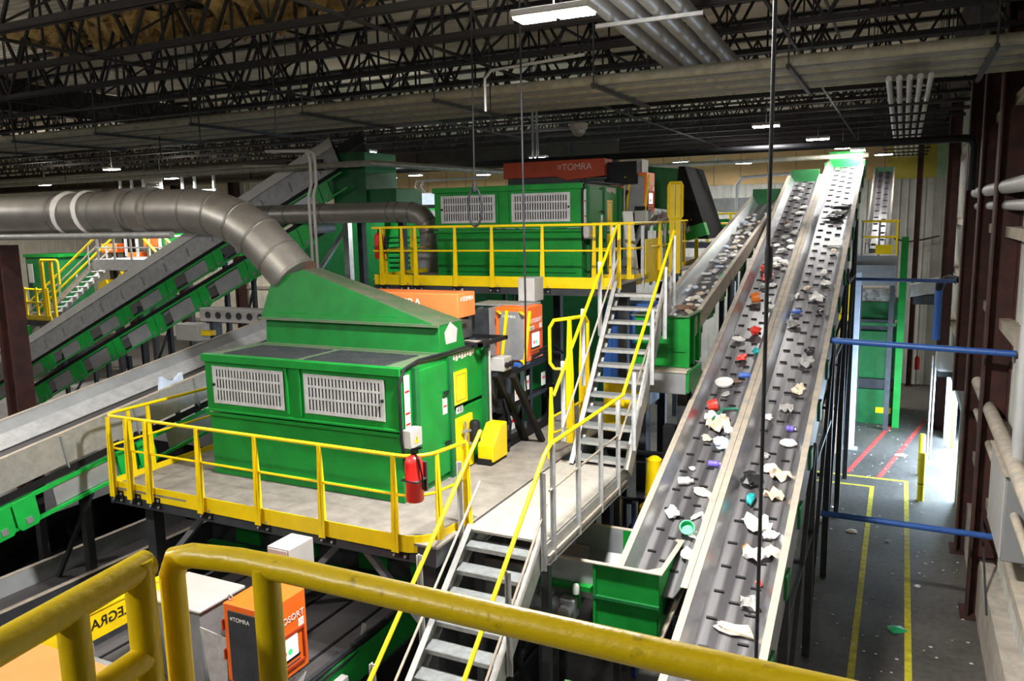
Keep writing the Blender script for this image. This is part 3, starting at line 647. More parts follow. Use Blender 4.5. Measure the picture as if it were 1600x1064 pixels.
# ================================================================ CONVEYORS
def extr(g, prof, p0, p1, lat, nrm):
    """extrude a closed cross-section given as (sideways, up) pairs from p0 to p1"""
    lat, nrm = V(lat), V(nrm); return g.prism([V(p0)+lat*a+nrm*b for a, b in prof], V(p1)-V(p0))
def conveyor(lab, p0, p1, lat, w, wall=.2, flare=.1, top=.07, flange_m='dusty_steel', wall_m='steel_bright', depth=.35, out_m='steel_plain', cleats=None, belt_m='belt', legs=(), leg_m='steel_dark', panels=None, head=None, thick=.004, hi_out=None):
    p0, p1, lat = V(p0), V(p1), V(lat).normalized(); a = (p1-p0).normalized(); n = lat.cross(a).normalized()
    if n.z < 0: n = -n
    L = (p1-p0).length
    t = thing('belt_conveyor', lab, 'conveyor', p0)
    b = MB(belt_m); hw = w/2
    extr(b, [(-hw, -.02), (hw, -.02), (hw, 0), (-hw, 0)], p0, p1, lat, n); extr(b, [(-hw, -depth+.04), (hw, -depth+.04), (hw, -depth+.06), (-hw, -depth+.06)], p0, p1, lat, n)
    if cleats:
        b.use('cleat'); pit, cols, cw = cleats; i = 0; s = .3
        while s < L-.2:
            for k, u in enumerate(cols):
                ss = s+pit*((k*2) % 3)/3.0
                c = p0+a*ss+lat*(u*w)
                b.bar(c-lat*cw/2+n*.014, c+lat*cw/2+n*.014, .028, .028, n)
            s += pit
    b.build('belt', t, flat=True)
    for s in (-1, 1):
        g = MB(wall_m); q = [(hw-.03, .0), (hw-.03+.012, 0), (hw+flare+.008, wall), (hw+flare, wall)]
        extr(g, [(s*x, y) for x, y in q], p0, p1, lat, n)
        g.use(out_m); q = [(hw+flare+top-.006, -depth), (hw+flare+top, -depth), (hw+flare+top, wall), (hw+flare+top-.006, wall)]
        extr(g, [(s*x, y) for x, y in q], p0, p1, lat, n)
        sd = g.build('side_wall', t)
        g = MB(flange_m); q = [(hw+flare-.005, wall), (hw+flare+top+.004, wall), (hw+flare+top+.004, wall+.012), (hw+flare-.005, wall+.012)]
        extr(g, [(s*x, y) for x, y in q], p0, p1, lat, n); g.build('top_flange', sd)
    for q in (p0, p1)[1 if head == 'no_tail' else 0:]:
        MB('steel_grey').tube([q-lat*hw-n*.17, q+lat*hw-n*.17], .15, 16).build('end_drum', t)
    ow = hw+flare+top
    if panels:
        side, z1, z0, step = panels      # which side, upper and lower edge of the panel band, plate spacing
        o = lat*side*(ow+.01)
        def strip(za, zb, m, nm, th=.02, s0=0, s1=None):
            g = MB(m); s1 = L if s1 is None else s1
            g.prism([p0+o+a*s0+n*za, p0+o+a*s1+n*za, p0+o+a*s1+n*zb, p0+o+a*s0+n*zb], lat*side*th); return g.build(nm, t)
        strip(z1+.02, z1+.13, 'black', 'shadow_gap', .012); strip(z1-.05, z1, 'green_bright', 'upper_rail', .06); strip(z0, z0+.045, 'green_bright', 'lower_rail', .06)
        s = .25; k = 0
        while s < L-1.3:
            strip(z0+.06, z1-.06, 'steel_plain', 'side_panel', .012, s, s+1.02)
            for e in (0, 1):
                u = s+1.06+e*.36
                g = MB('green_bright'); zz0, zz1 = z0-.03, z1+.0; uu = u+.33
                g.prism([p0+o+a*u+n*(zz0+.06), p0+o+a*(u+.05)+n*zz0, p0+o+a*(uu-.05)+n*zz0, p0+o+a*uu+n*(zz0+.06), p0+o+a*uu+n*zz1, p0+o+a*u+n*zz1], lat*side*.075)
                gp = g.build('guard_cover', t, bevel=.006)
                g = MB('steel_grey'); c = p0+o+a*(u+.17)+n*(zz0+.11)+lat*side*.08; g.bar(c-a*.045, c+a*.045, .09, .02, lat); g.build('cover_latch', gp)
                if e == 0 and k % 2 == 0 and step < 2: break
            s += step; k += 1
    for s in legs:
        q = p0+a*s
        for e in (-1, 1):
            c = q+lat*e*ow*(.7 if panels else .98)-n*(depth+(.3 if panels else 0))
            MB(leg_m).box(c.x-.06, c.x+.06, c.y-.06, c.y+.06, 0, c.z+.05).build('leg', t)
        c0, c1 = q-lat*ow-n*depth, q+lat*ow-n*depth
        if c0.z > 1.2:
            g = MB(leg_m).bar((c0.x, c0.y, c0.z*.25), (c1.x, c1.y, c1.z*.85), .06).bar((c0.x, c0.y, c0.z*.45), (c1.x, c1.y, c1.z*.45), .06)
            g.build('cross_brace', t)
    return t, p0, a, n, lat, L
SL = .3527
def cp(x, y, off=0): return (x, y, 2.56+SL*(y-8.59)+off)
ANG = math.atan(SL); CN = V((0, -math.sin(ANG), math.cos(ANG)))
# right-hand conveyor (tallest) and its neighbour, both rising away from the camera at about 19 degrees
K3 = conveyor('right-hand tall conveyor rising to the green head plate under the lamps', cp(-1.66, 7.2, -.20), cp(-1.66, 27.0, -.20), (1,0,0), .74, .2, .085, .083, cleats=(.46, (-.29, .0, .29), .125), legs=(3.0, 6.5, 10.0, 13.8, 17.2), depth=.38, out_m='steel_grey')
K2 = conveyor('middle conveyor between the tall right one and the green hoppers', cp(-2.70, 9.42, -.20), cp(-2.70, 25.7, -.20), (1,0,0), .64, .2, .085, .083, cleats=(.46, (-.30, .02, .30), .115), legs=(4.0, 8.0, 12.0, 15.2), head='no_tail', depth=.38, out_m='steel_grey')
# head plates
MB('green_bright').hexa([(-2.12, 27.0, 8.75), (-1.2, 27.0, 8.75), (-1.2, 27.06, 8.75), (-2.12, 27.06, 8.75), (-2.16, 27.0, 9.32), (-1.16, 27.0, 9.32), (-1.16, 27.06, 9.32), (-2.16, 27.06, 9.32)]).build('head_plate', K3[0], bevel=.01)
MB('green_dark').box(-3.1, -2.3, 25.7, 25.76, 8.2, 8.75).build('head_plate', K2[0], bevel=.01)
for x in (-2.2, -1.12): MB('green_dark').box(x-.03, x+.03, 26.4, 27.4, 8.5, 8.98).build('head_cheek', K3[0])
# bracing of the right side of the tall conveyor
g = MB('steel_dark')
for ya in (10.2, 13.4, 16.7, 20.2): g.bar((-1.12, ya, .1), (-1.12, ya+3.2, cp(0, ya+3.2)[2]-.5), .07)
for ya in (10.2, 13.4, 16.7, 20.2): g.bar((-1.12, ya, cp(0, ya)[2]-.9), (-1.12, ya+3.2, cp(0, ya)[2]-.9), .06)
g.build('side_bracing', K3[0])
for i in range(14): MB('green_dark').box(-1.12, -1.08, 8.6+1.3*i, 8.9+1.3*i, cp(0, 8.75+1.3*i)[2]-.42, cp(0, 8.75+1.3*i)[2]-.1).build('side_bracket', K3[0])

# third conveyor, heaped with light plastic, with its green tail hopper
C1S = .214
def c1p(y, off=0): return 5.62+C1S*(y-14.0)+off
K1 = conveyor('left-hand conveyor of the three, heaped with pale plastic waste', (-3.7, 14.0, c1p(14.0, -.22)), (-3.7, 25.0, c1p(25.0, -.22)), (1,0,0), .56, .22, .09, .07, legs=(3.5, 7, 10.2), depth=.10, out_m='dusty_steel')
MB('green_dark').box(-4.1, -3.3, 25.0, 25.06, 7.7, 8.2).build('head_plate', K1[0], bevel=.01)
g = MB('green')
for i in range(9): g.box(-3.33, -3.29, 14.8+1.1*i, 14.86+1.1*i, c1p(14.8+1.1*i)-.5, c1p(14.8+1.1*i)+.0)
for i in range(9): g.box(-3.335, -3.31, 14.3+1.1*i, 14.8+1.1*i, c1p(14.3+1.1*i)-.45, c1p(14.3+1.1*i)-.12)
g.build('side_bracket', K1[0])
hp = thing('feed_hopper', 'smaller green hopper beside the upper stair at the tail of the heaped conveyor', 'hopper', (-3.7, 14.0, 4.75))
g = MB('green'); x0, x1, y0, y1, z0, z1 = -4.2, -3.28, 13.55, 14.7, 4.85, 5.75
g.box(x0, x1, y0, y0+.02, z0, z1).box(x0, x0+.02, y0+.02, y1, z0, z1).box(x1-.02, x1, y0+.02, y1, z0, z1).box(x0+.02, x1-.02, y0+.02, y1, z0, z0+.02).build('shell', hp)
MB('green_dusty').box(x0-.06, x1+.06, y0-.06, y0+.02, z1-.01, z1+.012).box(x0-.06, x0+.02, y0+.02, y1, z1-.01, z1+.012).box(x1-.02, x1+.06, y0+.02, y1, z1-.01, z1+.012).build('rim', hp)
MB('green').box(x0, x1+.02, y0-.03, y0, z0+.28, z0+.31).box(x1-.03, x1+.06, y0-.02, y0+.02, z0, z1).box(x1, x1+.06, y0+.35, y0+.4, z0, z1).box(x1, x1+.06, y0+.75, y0+.8, z0, z1).build('stiffener', hp)
tl = thing('tail_box', 'grey steel tail box under the smaller green hopper', 'conveyor tail', (-3.7, 13.9, 4.3))
MB('steel_grey').box(-4.25, -3.22, 13.3, 14.5, 4.42, 4.80).build('casing', tl, bevel=.01)
MB('dusty_steel').box(-4.27, -3.2, 13.28, 13.62, 4.80, 4.84).build('lid', tl)
MB('green').box(-3.22, -3.17, 13.32, 14.2, 4.45, 4.82).build('cheek_plate', tl)
for x in (-4.1, -3.35): MB('steel_dark').box(x-.09, x+.09, 13.6, 13.8, 0, 4.42).build('leg', tl)
MB('steel_dark').bar((-4.1, 13.7, 2.4), (-3.35, 13.7, 3.9), .08).bar((-4.1, 13.7, 2.2), (-3.35, 13.7, 2.2), .08).build('cross_brace', tl)

# green loading hopper in front, over the tail of the middle conveyor, fed by a short cross conveyor
lh = thing('loading_hopper', 'big green open hopper in front at the foot of the middle conveyor', 'hopper', (-3.1, 9.9, 1.9))
x0, x1, y0, y1, z0, z1 = -3.42, -2.56, 9.3, 10.5, 1.9, 3.0
g = MB('green'); g.box(x0, x1, y0, y0+.02, z0, z1).box(x1-.02, x1, y0+.02, y1, z0+.2, z1).box(x0, x1, y1-.02, y1, z0+.45, z1); g.prism([(x1-.02, y0, z0-.2), (x1-.02, y0+.6, z0+.75), (x1-.02, y0, z0+.5)], (.012, 0, 0)); g.build('shell', lh)
MB('dusty_steel').bar((-2.24, 9.75, 2.99), (-2.54, 9.33, 2.1), .07, .02).build('tapered_flange', lh)
MB('steel_plain').box(-4.15, x0, y0, y0+.02, z0+.58, z1).build('front_extension', lh); g = MB('steel_plain'); g.box(-4.15, x0, y1-.02, y1, z0+.58, z1); g.use('steel_bright').prism([(-4.15, y1-.02, z0+.72), (x0, y1-.02, z0+.72), (x0, y1-.3, z0+.45), (-4.15, y1-.3, z0+.45)], (0, 0, .01)); g.build('side_extension', lh)
MB('green').box(x0, x1-.02, y0+.02, y1-.02, z0+.42, z0+.44).prism([(x0, y1-.02, z0+.72), (x1-.02, y1-.02, z0+.72), (x1-.02, y1-.3, z0+.44), (x0, y1-.3, z0+.44)], (0, 0, .01)).build('chute_floor', lh)
MB('dusty_steel').box(-4.15, x1+.05, y0-.05, y0+.02, z1, z1+.014).box(-4.15, x1+.05, y1-.02, y1+.05, z1, z1+.014).box(x1-.02, x1+.05, y0+.02, y1-.02, z1, z1+.014).prism([(x1-.02, y0+.02, z1), (x1-.16, y0+.02, z1), (x1-.02, y0+.16, z1)], (0, 0, .013)).prism([(x1-.02, y1-.02, z1), (x1-.16, y1-.02, z1), (x1-.02, y1-.16, z1)], (0, 0, .013)).build('rim', lh)
MB('green_dark').box(x0-.02, x1+.01, y0-.04, y0, z0+.62, z0+.66).build('seam_flange', lh)
MB('green').box(x0-.02, x0+.02, y0-.03, y0, z0, z1).build('corner_post', lh)
K5 = conveyor('short dark cross conveyor feeding the big green hopper, under the landing', (-7.6, 9.93, 2.5), (-3.9, 9.93, 2.5), (0,1,0), .8, .18, .05, .05, belt_m='belt_plain', flange_m='dusty_steel', out_m='steel_grey', depth=.5, legs=(.8, 2.8))
MO = .17
mo = thing('gear_motor', 'grey geared motor hanging beside the big green hopper', 'motor', (-3.9, 9.1, 1.95))
g = MB('steel_grey').lathe([(.10, 0), (.12, .03), (.12, .3), (.09, .36)], (-4.2, 9.15, 2.39), 18, (1,0,0))
for i in range(8): g.lathe([(.128, 0), (.128, .012)], (-4.17+.033*i, 9.15, 2.39), 18, (1,0,0))
g.build('motor_body', mo)
MB('steel_grey').box(-3.84, -3.62, 9.05, 9.25, 2.25, 2.53).lathe([(.1, 0), (.1, .14)], (-3.73, 8.95, 2.39), 16, (0,1,0)).build('gearbox', mo, bevel=.02)
MB('steel_grey').box(-4.12, -3.95, 9.05, 9.2, 2.51, 2.59).build('terminal_box', mo, bevel=.01)
MB('green').box(-3.72, -3.6, 9.18, 9.22, 2.37, 2.66).box(-4.3, -3.45, 9.2, 9.3, 2.61, 2.68).build('mount_plate', mo)
MB('white_paint').lathe([(.045, 0), (.045, .1), (.03, .13)], (-3.62, 9.12, 2.61), 12).build('oil_cup', mo)
lg = MB('green').box(-3.3, -2.2, 7.3, 8.0, .9, 2.05).use('green_dusty').box(-3.34, -2.16, 7.26, 8.04, 2.05, 2.08).build('tail_guard', label='green box guard at the bottom edge around the foot of the middle conveyor', cat='guard', bevel=.01)

# wide troughed conveyor on the left, rising gently away from the camera
L2S = .150
def l2z(y): return 4.36+L2S*(y-6.17)
K4 = conveyor('wide troughed conveyor with green guard covers left of the near platform', (-11.72, 2.6, l2z(2.6)-.32), (-11.72, 13.9, l2z(13.9)-.32), (1,0,0), 1.02, .32, .25, .06, belt_m='belt_plain', wall_m='steel_plain', flange_m='dusty_steel', out_m='galv', depth=.14, panels=(1, -.30, -.72, 2.05), legs=(1.0, 5.0))
MB('galv_matte').prism([K4[1]+V((-.62, 0, .16)), K4[1]+V((-.36, 0, .015)), K4[1]+V((-.36, 0, .03)), K4[1]+V((-.62, 0, .175))], K4[2]*K4[5]).build('wear_strip', K4[0])
g = MB('steel_grey')
for i in range(9): q = K4[1]+K4[2]*(.9+1.25*i)+V((.83, 0, .1)); g.bar(q-K4[3]*.3, q+K4[3]*.2, .04, .02)
g.build('side_rib', K4[0])
# steep panelled conveyor climbing left to right behind it
K6 = conveyor('steep long conveyor with green covers climbing from left to right in the back', (-31.0, 18.6, 1.72), (-13.9, 18.6, 9.18), (0,1,0), 1.2, .62, .16, .06, belt_m='belt_plain', wall_m='steel_dark', flange_m='white_grey', out_m='galv_matte', depth=.25, panels=(-1, -.36, -.86, 2.3), legs=(4.5, 9.0, 13.3))
o = V((0, -.84, 0)); a, n = K6[2], K6[3]
MB('white_paint').prism([K6[1]+o+n*.36, K6[1]+o+a*K6[5]+n*.36, K6[1]+o+a*K6[5]+n*.62, K6[1]+o+n*.62], (0, -.02, 0)).build('skirt_strip', K6[0])
MB('steel_dark').prism([K6[1]-o+n*.2, K6[1]-o+a*K6[5]+n*.2, K6[1]-o+a*K6[5]+n*1.0, K6[1]-o+n*1.0], (0, .02, 0)).build('back_plate', K6[0])
for i in range(16): q = K6[1]+o+a*(.7+1.15*i)+n*.05; MB('galv').bar(q-n*.14, q+n*.14, .03, .03, (0, 1, 0)).build('side_clip', K6[0])
K7 = conveyor('second steep conveyor with green covers just under the long one', (-27.5, 17.2, 1.65), (-14.2, 17.2, 7.5), (0,1,0), .9, .05, .05, .05, belt_m='belt_plain', wall_m='steel_grey', flange_m='green', out_m='steel_grey', depth=.2, panels=(-1, -.05, -.62, 2.1), legs=(5, 10))
# level conveyor in the dark under the troughed one
K8 = conveyor('level conveyor with a pale skirt edge in the dark lower left', (-11.6, 3.0, 1.95), (-11.6, 10.2, 1.95), (1,0,0), .9, .25, .06, .08, belt_m='belt_plain', wall_m='steel_plain', flange_m='dusty_steel', out_m='steel_dark', depth=.3, legs=(2, 5))

# ================================================================ SENSORS, CABINETS AND SORTER BEDS
def sensor_bar(lab, dx, dy, dz, dust, x0=-9.5, ink='text_pale'):
    X0, X1, Y0, Y1, Z0, Z1 = x0+dx, -6.2+dx, 10.73+dy, 11.29+dy, 5.97+dz, 6.34+dz
    t = thing('sensor_bar', lab, 'optical sensor', ((X0+X1)/2, Y0+.25, Z0-.45))
    MB(dust).prism([(X0, Y0, Z0), (X1-1.2, Y0, Z0), (X1-.9, Y0, Z0-.09), (X1, Y0, Z0-.02), (X1, Y0, Z1), (X0, Y0, Z1)], (0, Y1-Y0, 0)).build('cover', t, bevel=.012)
    text('\u2261TOMRA', .21, ((X0+X1)/2+.55, Y0-.006, Z0+.2), (1,0,0), (0,0,1), ink, t)
    text('\u2261TOMRA', .105, (X1+.006, Y0+.28, Z1-.1), (0,1,0), (0,0,1), ink, t)
    MB('green_dark' if dz == 0 else 'steel_dark').box(X0+.1, X1-.5, Y0+.03, Y1-.03, Z0-.40, Z0-.0).build('scanner_body', t, bevel=.01)
    MB('steel_dark').box(X1-.5, X1-.02, Y0+.05, Y1-.1, Z0-.36, Z0-.08).box(X1-.44, X1+.06, Y0-.02, Y0+.2, Z0-.1, Z0-.05).build('end_bracket', t)
    MB('black').box(X1-.75, X1+.5, Y0-.2, Y0-.14, Z0-.42, Z0-.36).box(X1-.75, X1+.5, Y1+.1, Y1+.16, Z0-.42, Z0-.36).box(X1+.44, X1+.5, Y0-.2, Y1+.16, Z0-.42, Z0-.36).build('carrier_frame', t)
    MB('black').tube([(X1-.55, Y0-.03, Z0-.1), (X1-.5, Y0-.1, Z0-.3), (X1-.2, Y0-.16, Z0-.38), (X1+.2, Y0-.1, Z0-.36), (X1+.5, Y0+.1, Z0-.45)], .018, 8).build('cable', t)
    for q in (X1-1.25, X1-.2): MB('galv').tube([(q, Y1-.05, Z1-.2), (q, Y1-.05, Z1+.04)], .012, 6).build('lifting_pin', t)
    return t
sensor_bar('orange sensor bar just behind the hood of the near green housing', 0, 0, 0, 'orange_dusty', ink='text_white')
sensor_bar('dull orange sensor bar on top behind the far green housing', .1, 6.6, 2.45, 'orange_dark', x0=-8.75)
ob = thing('orange_cover', 'flat orange machine cover seen from above at the lower left corner', 'machine cover', (-6.2, 3.85, 3.4))
MB('orange_dusty').box(-6.95, -5.55, 3.55, 4.15, 3.45, 3.74).build('cover', ob, bevel=.012)
MB('black').box(-6.6, -5.7, 3.65, 4.05, 1.5, 3.45).build('pedestal', ob)
MB('green_bright').box(-7.3, -5.5, 3.2, 3.5, 3.3, 3.5).build('green_edge', ob)
def cabinet(lab, dx, dy, dz, num, front='steel_dark'):
    X0, X1, Y0, Y1, Z0, Z1 = -6.2+dx, -5.6+dx, 12.0+dy, 12.64+dy, 5.08+dz, 6.0+dz
    t = thing('control_cabinet', lab, 'control cabinet', ((X0+X1)/2, (Y0+Y1)/2, Z0))
    MB('orange').box(X0, X1, Y0, Y1, Z0, Z1).build('body', t, bevel=.012)
    MB(front).box(X0+.07, X1-.06, Y0-.012, Y0, Z0+.02, Z1-.07).build('front_panel', t, bevel=.006)
    text('\u2261TOMRA', .07, (X0+.25, Y0-.016, Z1-.16), (1,0,0), (0,0,1), 'text_white', t)
    text('AUTOSORT', .105, (X1+.005, Y0+.32, Z1-.25), (0,1,0), (0,0,1), 'text_white', t)
    MB('white_paint').box(X1, X1+.004, Y0+.09, Y0+.27, Z1-.43, Z1-.33).build('number_plate', t)
    text(num, .09, (X1+.006, Y0+.18, Z1-.38), (0,1,0), (0,0,1), 'text_black', t)
    MB('white_paint').box(X1, X1+.004, Y0+.50, Y0+.59, Z1-.4, Z1-.31).build('sticker', t)
    g = MB('orange_dark').box(X1, X1+.02, Y0+.08, Y0+.58, Z0+.10, Z0+.13).box(X1, X1+.02, Y0+.08, Y0+.58, Z0+.49, Z0+.52).box(X1, X1+.02, Y0+.08, Y0+.1, Z0+.13, Z0+.49).box(X1, X1+.02, Y0+.56, Y0+.58, Z0+.13, Z0+.49)
    g.build('screen_frame', t)
    sc = MB('screen').box(X1, X1+.008, Y0+.16, Y0+.47, Z0+.22, Z0+.46).build('screen', t)
    g = MB('screen_red').lathe([(.035, 0), (.035, .003)], (X1+.008, Y0+.25, Z0+.30), 16, (1,0,0)); g.build('red_button', sc)
    MB('screen_green').lathe([(.035, 0), (.035, .003)], (X1+.008, Y0+.34, Z0+.30), 16, (1,0,0)).build('green_button', sc)
    MB('black').box(X1+.001, X1+.006, Y0+.13, Y0+.16, Z0+.19, Z0+.48).box(X1+.001, X1+.006, Y0+.13, Y0+.5, Z0+.19, Z0+.22).build('screen_bezel', t)
    MB('soot').box(X1+.0, X1+.004, Y0+.12, Y0+.5, Z0+.1, Z0+.15).build('soot_mark', t)
    for z in (Z0+.25, Z0+.6): MB('orange_dark').box(X0-.02, X0, Y0-.02, Y0+.03, z, z+.12).build('hinge', t)
    g = MB('galv').tube([(X0+.04+.03*math.cos(q*.6283), Y0+.08, Z1+.03+.03*math.sin(q*.6283)) for q in range(10)], .008, 6, closed=True); g.build('lifting_eye', t)
    b = thing('junction_cabinet', lab.replace('orange control cabinet', 'small pale grey cabinet'), 'electrical box', (X0+.25, Y1+.1, Z1))
    return t
c1 = cabinet('orange control cabinet with a screen in the foreground behind the thick yellow rail', -.30, -6.1, -2.6, '430')
c2 = cabinet('orange control cabinet with yellow brackets between near housing and stair', 0, 0, 0, '431', 'steel_grey')
c3 = cabinet('orange control cabinet at the right end of the far green housing', .40, 5.6, 2.45, '432', 'steel_grey')
for o in list(COL.objects):
    if o.name.startswith('junction_cabinet'): bpy.data.objects.remove(o)
def small_box(lab, x, y, z, sx, sy, sz, m='white_grey'):
    t = thing('junction_cabinet', lab, 'electrical box', (x+sx/2, y+sy/2, z))
    MB(m).box(x, x+sx, y, y+sy, z, z+sz).build('casing', t, bevel=.008)
    MB(m).box(x+.02, x+sx-.02, y-.012, y, z+.02, z+sz-.02).build('door', t, bevel=.004)
    MB('steel_dark').lathe([(.012, 0), (.012, .012)], (x+sx*.5, y-.012, z+sz*.45), 8, (0,-1,0)).build('lock', t)
small_box('pale grey cabinet standing above the middle orange cabinet below the far platform', -6.12, 12.75, 6.02, .32, .40, .42)
small_box('pale grey cabinet standing behind the foreground orange cabinet', -6.5, 6.62, 3.35, .33, .42, .42)
bx = [o for o in COL.objects if o.name.startswith('junction_cabinet') and o.type == 'EMPTY'][-1]
MB('steel_dark').box(-6.4, -6.3, 6.8, 6.9, 2.1, 3.35).build('stand_post', bx)
small_box('pale grey cabinet hanging beside the far orange cabinet', -5.85, 18.0, 8.15, .42, .5, .62)
for dx, dy, dz, w in ((0, 0, 0, 'middle'), (.40, 5.6, 2.45, 'far')):
    t = thing('bracket_guard', 'pair of bent yellow bracket bars at the %s orange cabinet' % w, 'bracket', (-5.7+dx, 11.8+dy, 5.0+dz))
    for q in (-6.05, -5.62): MB('yellow').bar((q+dx, 11.9+dy, 5.05+dz), (q+.08+dx, 11.98+dy, 5.95+dz), .05, .02).bar((q+dx, 11.9+dy, 5.9+dz), (q-.1+dx, 11.98+dy, 5.93+dz), .05, .02).bar((q+dx, 11.9+dy, 5.08+dz), (q-.1+dx, 11.98+dy, 5.1+dz), .05, .02).build('bar', t)
def bed(lab, dx, dy, dz, y1, m='green'):
    """fast sorting belt running from behind into a housing"""
    t = thing('sorting_belt', lab, 'conveyor', (-7.6+dx, 11.1+dy, 4.1+dz)); y0 = 11.12+dy; z = 4.72+dz; xl, xr = -9.2+dx, -6.0+dx
    MB('belt_plain').box(xl, xr, y0, y1, z-.3, z).build('belt', t, flat=True)
    g = MB('black')
    for i in range(6): g.box(xl+.3+i*.5, xl+.34+i*.5, y0, y1, z, z+.012)
    g.build('guide_strip', t)
    for x in (xl-.06, xr): MB('steel_dark').box(x, x+.06, y0, y1, z-.4, z+.16).build('side_wall', t)
    if m: MB(m).box(xr+.06, xr+.1, y0+1.2, y1, z-.32, z+.1).build('side_cover', t)
    for y in (y0+.5, y0+2.5): MB('steel_dark').box(xr-.06, xr+.06, y-.06, y+.06, z-1.02 if dz > -2 else 0, z-.3).build('leg', t)
    return t
bed('dark sorting belt behind the near green housing under the orange bar', 0, 0, 0, 13.6)
bed('dark grooved sorting belt right of the foreground orange cabinet', .05, -6.1, -2.6, 8.9)
small_box('white junction box with a warning triangle on the belt side at the bottom', -5.82, 6.0, 1.86, .1, 1.0, .25)
tb = thing('tag_papers', 'white and yellow tags tied to the belt side at the bottom', 'tags', (-6.0, 6.3, 2.25))
for i, (x, y, a) in enumerate(((-6.05, 6.25, .5), (-5.98, 6.4, .2), (-5.95, 7.6, -.3))): MB('white_paint').bar((x, y, 2.2), (x+.12*a, y+.1, 2.38), .1, .004, (1,0,0)).build('tag', tb)
MB('black').tube([(-5.95, 5.2, 2.2), (-5.85, 6.2, 2.26), (-5.9, 7.0, 2.22), (-5.88, 8.0, 2.28)], .03, 8).tube([(-5.9, 5.2, 2.16), (-5.82, 6.3, 2.22), (-5.86, 7.2, 2.18), (-5.9, 8.2, 2.26)], .02, 8).build('cable_bundle', label='black cable bundle along the foreground sorting belt', cat='cable')
gb = thing('scanner_cabinet', 'dark grey cabinet with a pale lid left of the foreground orange cabinet', 'cabinet', (-7.55, 6.4, 2.0))
MB('steel_grey').box(-8.0, -7.1, 6.1, 6.75, 1.9, 3.05).build('body', gb, bevel=.01)
MB('white_grey').box(-8.04, -7.06, 6.06, 6.79, 3.05, 3.10).build('lid', gb, bevel=.02)
MB('white_paint').box(-8.02, -7.97, 6.08, 6.12, 1.9, 3.05).build('edge_trim', gb)
MB('plastic_grey').prism([(-7.0, 6.0, 2.95), (-6.6, 6.0, 2.9), (-6.65, 6.0, 1.9), (-6.85, 6.0, 1.9)], (0, .01, 0)).build('clear_flap', gb)
ys = thing('yellow_guard_panel', 'yellow sloped panel with mirrored black lettering at lower left', 'guard panel', (-7.9, 5.4, 3.0))
MB('yellow').box(-7.98, -7.95, 4.6, 6.3, 2.9, 3.22).box(-8.0, -7.93, 4.6, 6.3, 3.22, 3.25).build('panel', ys)
text('PELLEGRA', .17, (-7.944, 5.72, 3.07), (0,1,0), (0,0,1), 'text_black', ys, mirror=True)
gr = thing('grey_support_bar', 'grey bracket bar with an eye bolt at lower left', 'bracket', (-7.5, 5.2, 2.6))
MB('steel_grey').box(-7.75, -6.75, 5.1, 5.18, 2.72, 2.86).box(-7.8, -7.72, 5.0, 5.2, 2.7, 3.0).build('bar', gr)
MB('galv').tube([(-7.2+.035*math.cos(q*.6283), 5.06, 2.74+.035*math.sin(q*.6283)) for q in range(10)], .01, 6, closed=True).build('eye_bolt', gr)

# black A-frame stand, knob box and yellow motor guard behind the near housing
st = thing('service_stand', 'black stand with sloping legs on the deck right of the near housing', 'stand', (-5.55, 11.8, 3.7))
for x, y in ((-5.68, 12.02), (-5.38, 12.05)): MB('black').bar((x, y, 3.7), (x-.02, y-1.05, 5.05), .09, .09).build('leg', st)
MB('black').box(-5.82, -5.72, 11.2, 13.4, 4.9, 5.02).box(-5.82, -5.72, 11.2, 13.4, 4.35, 4.42).box(-5.82, -5.72, 11.2, 13.4, 3.72, 3.85).build('beam', st)
for y in (11.3, 12.4, 13.3): MB('black').bar((-5.77, y, 3.75), (-5.77, y, 5.05), .08).build('upright', st)
for i, (y, z) in enumerate(((11.7, 4.45), (12.1, 4.55), (12.8, 4.5), (11.5, 4.0))):
    MB('white_paint').box(-5.715, -5.705, y, y+.16, z, z+.24).use('red').box(-5.704, -5.702, y+.02, y+.14, z+.12, z+.17).build('label_plate', st)
MB('black').tube([(-5.7, 11.25, 4.6), (-5.6, 11.3, 4.2), (-5.66, 11.35, 3.9), (-5.6, 11.2, 3.8)], .02, 8).tube([(-5.7, 12.0, 5.05), (-5.5, 12.4, 5.2), (-5.4, 12.9, 5.1), (-5.6, 13.3, 5.0)], .03, 8).tube([(-5.75, 12.2, 5.1), (-5.45, 12.7, 5.3), (-5.45, 13.2, 5.05)], .025, 8).build('hoses', st)
kb = thing('knob_box', 'small white box with two black knobs on the black stand', 'switch box', (-5.7, 11.35, 5.05))
MB('white_grey').box(-5.92, -5.66, 11.2, 11.5, 5.05, 5.27).build('casing', kb, bevel=.01)
for y in (11.28, 11.43): MB('black').lathe([(.045, 0), (.045, .05)], (-5.66, y, 5.15), 14, (1,0,0)).build('knob', kb)
mg = thing('motor_guard', 'yellow boxy motor guard on the deck by the near housing corner', 'guard', (-5.7, 10.75, 3.7))
MB('yellow').prism([(-5.8, 10.5, 3.75), (-5.8, 11.0, 3.75), (-5.8, 11.0, 4.3), (-5.8, 10.8, 4.3), (-5.8, 10.5, 4.0)], (.28, 0, 0)).build('cover', mg, bevel=.015)
MB('black').box(-5.8, -5.55, 10.48, 10.6, 3.7, 3.8).build('foot', mg)
MB('black').lathe([(.09, 0), (.09, .25)], (-5.66, 11.0, 4.0), 14, (0,1,0)).build('motor', mg)
gp = thing('scanner_post', 'dark grey scanner post frame between sensor bar and middle cabinet', 'frame', (-6.2, 11.9, 5.0))
MB('steel_dark').box(-6.55, -6.25, 11.9, 12.4, 4.9, 5.95).build('post', gp)
MB('galv').box(-6.8, -5.75, 12.3, 12.9, 5.98, 6.01).build('shelf', gp)
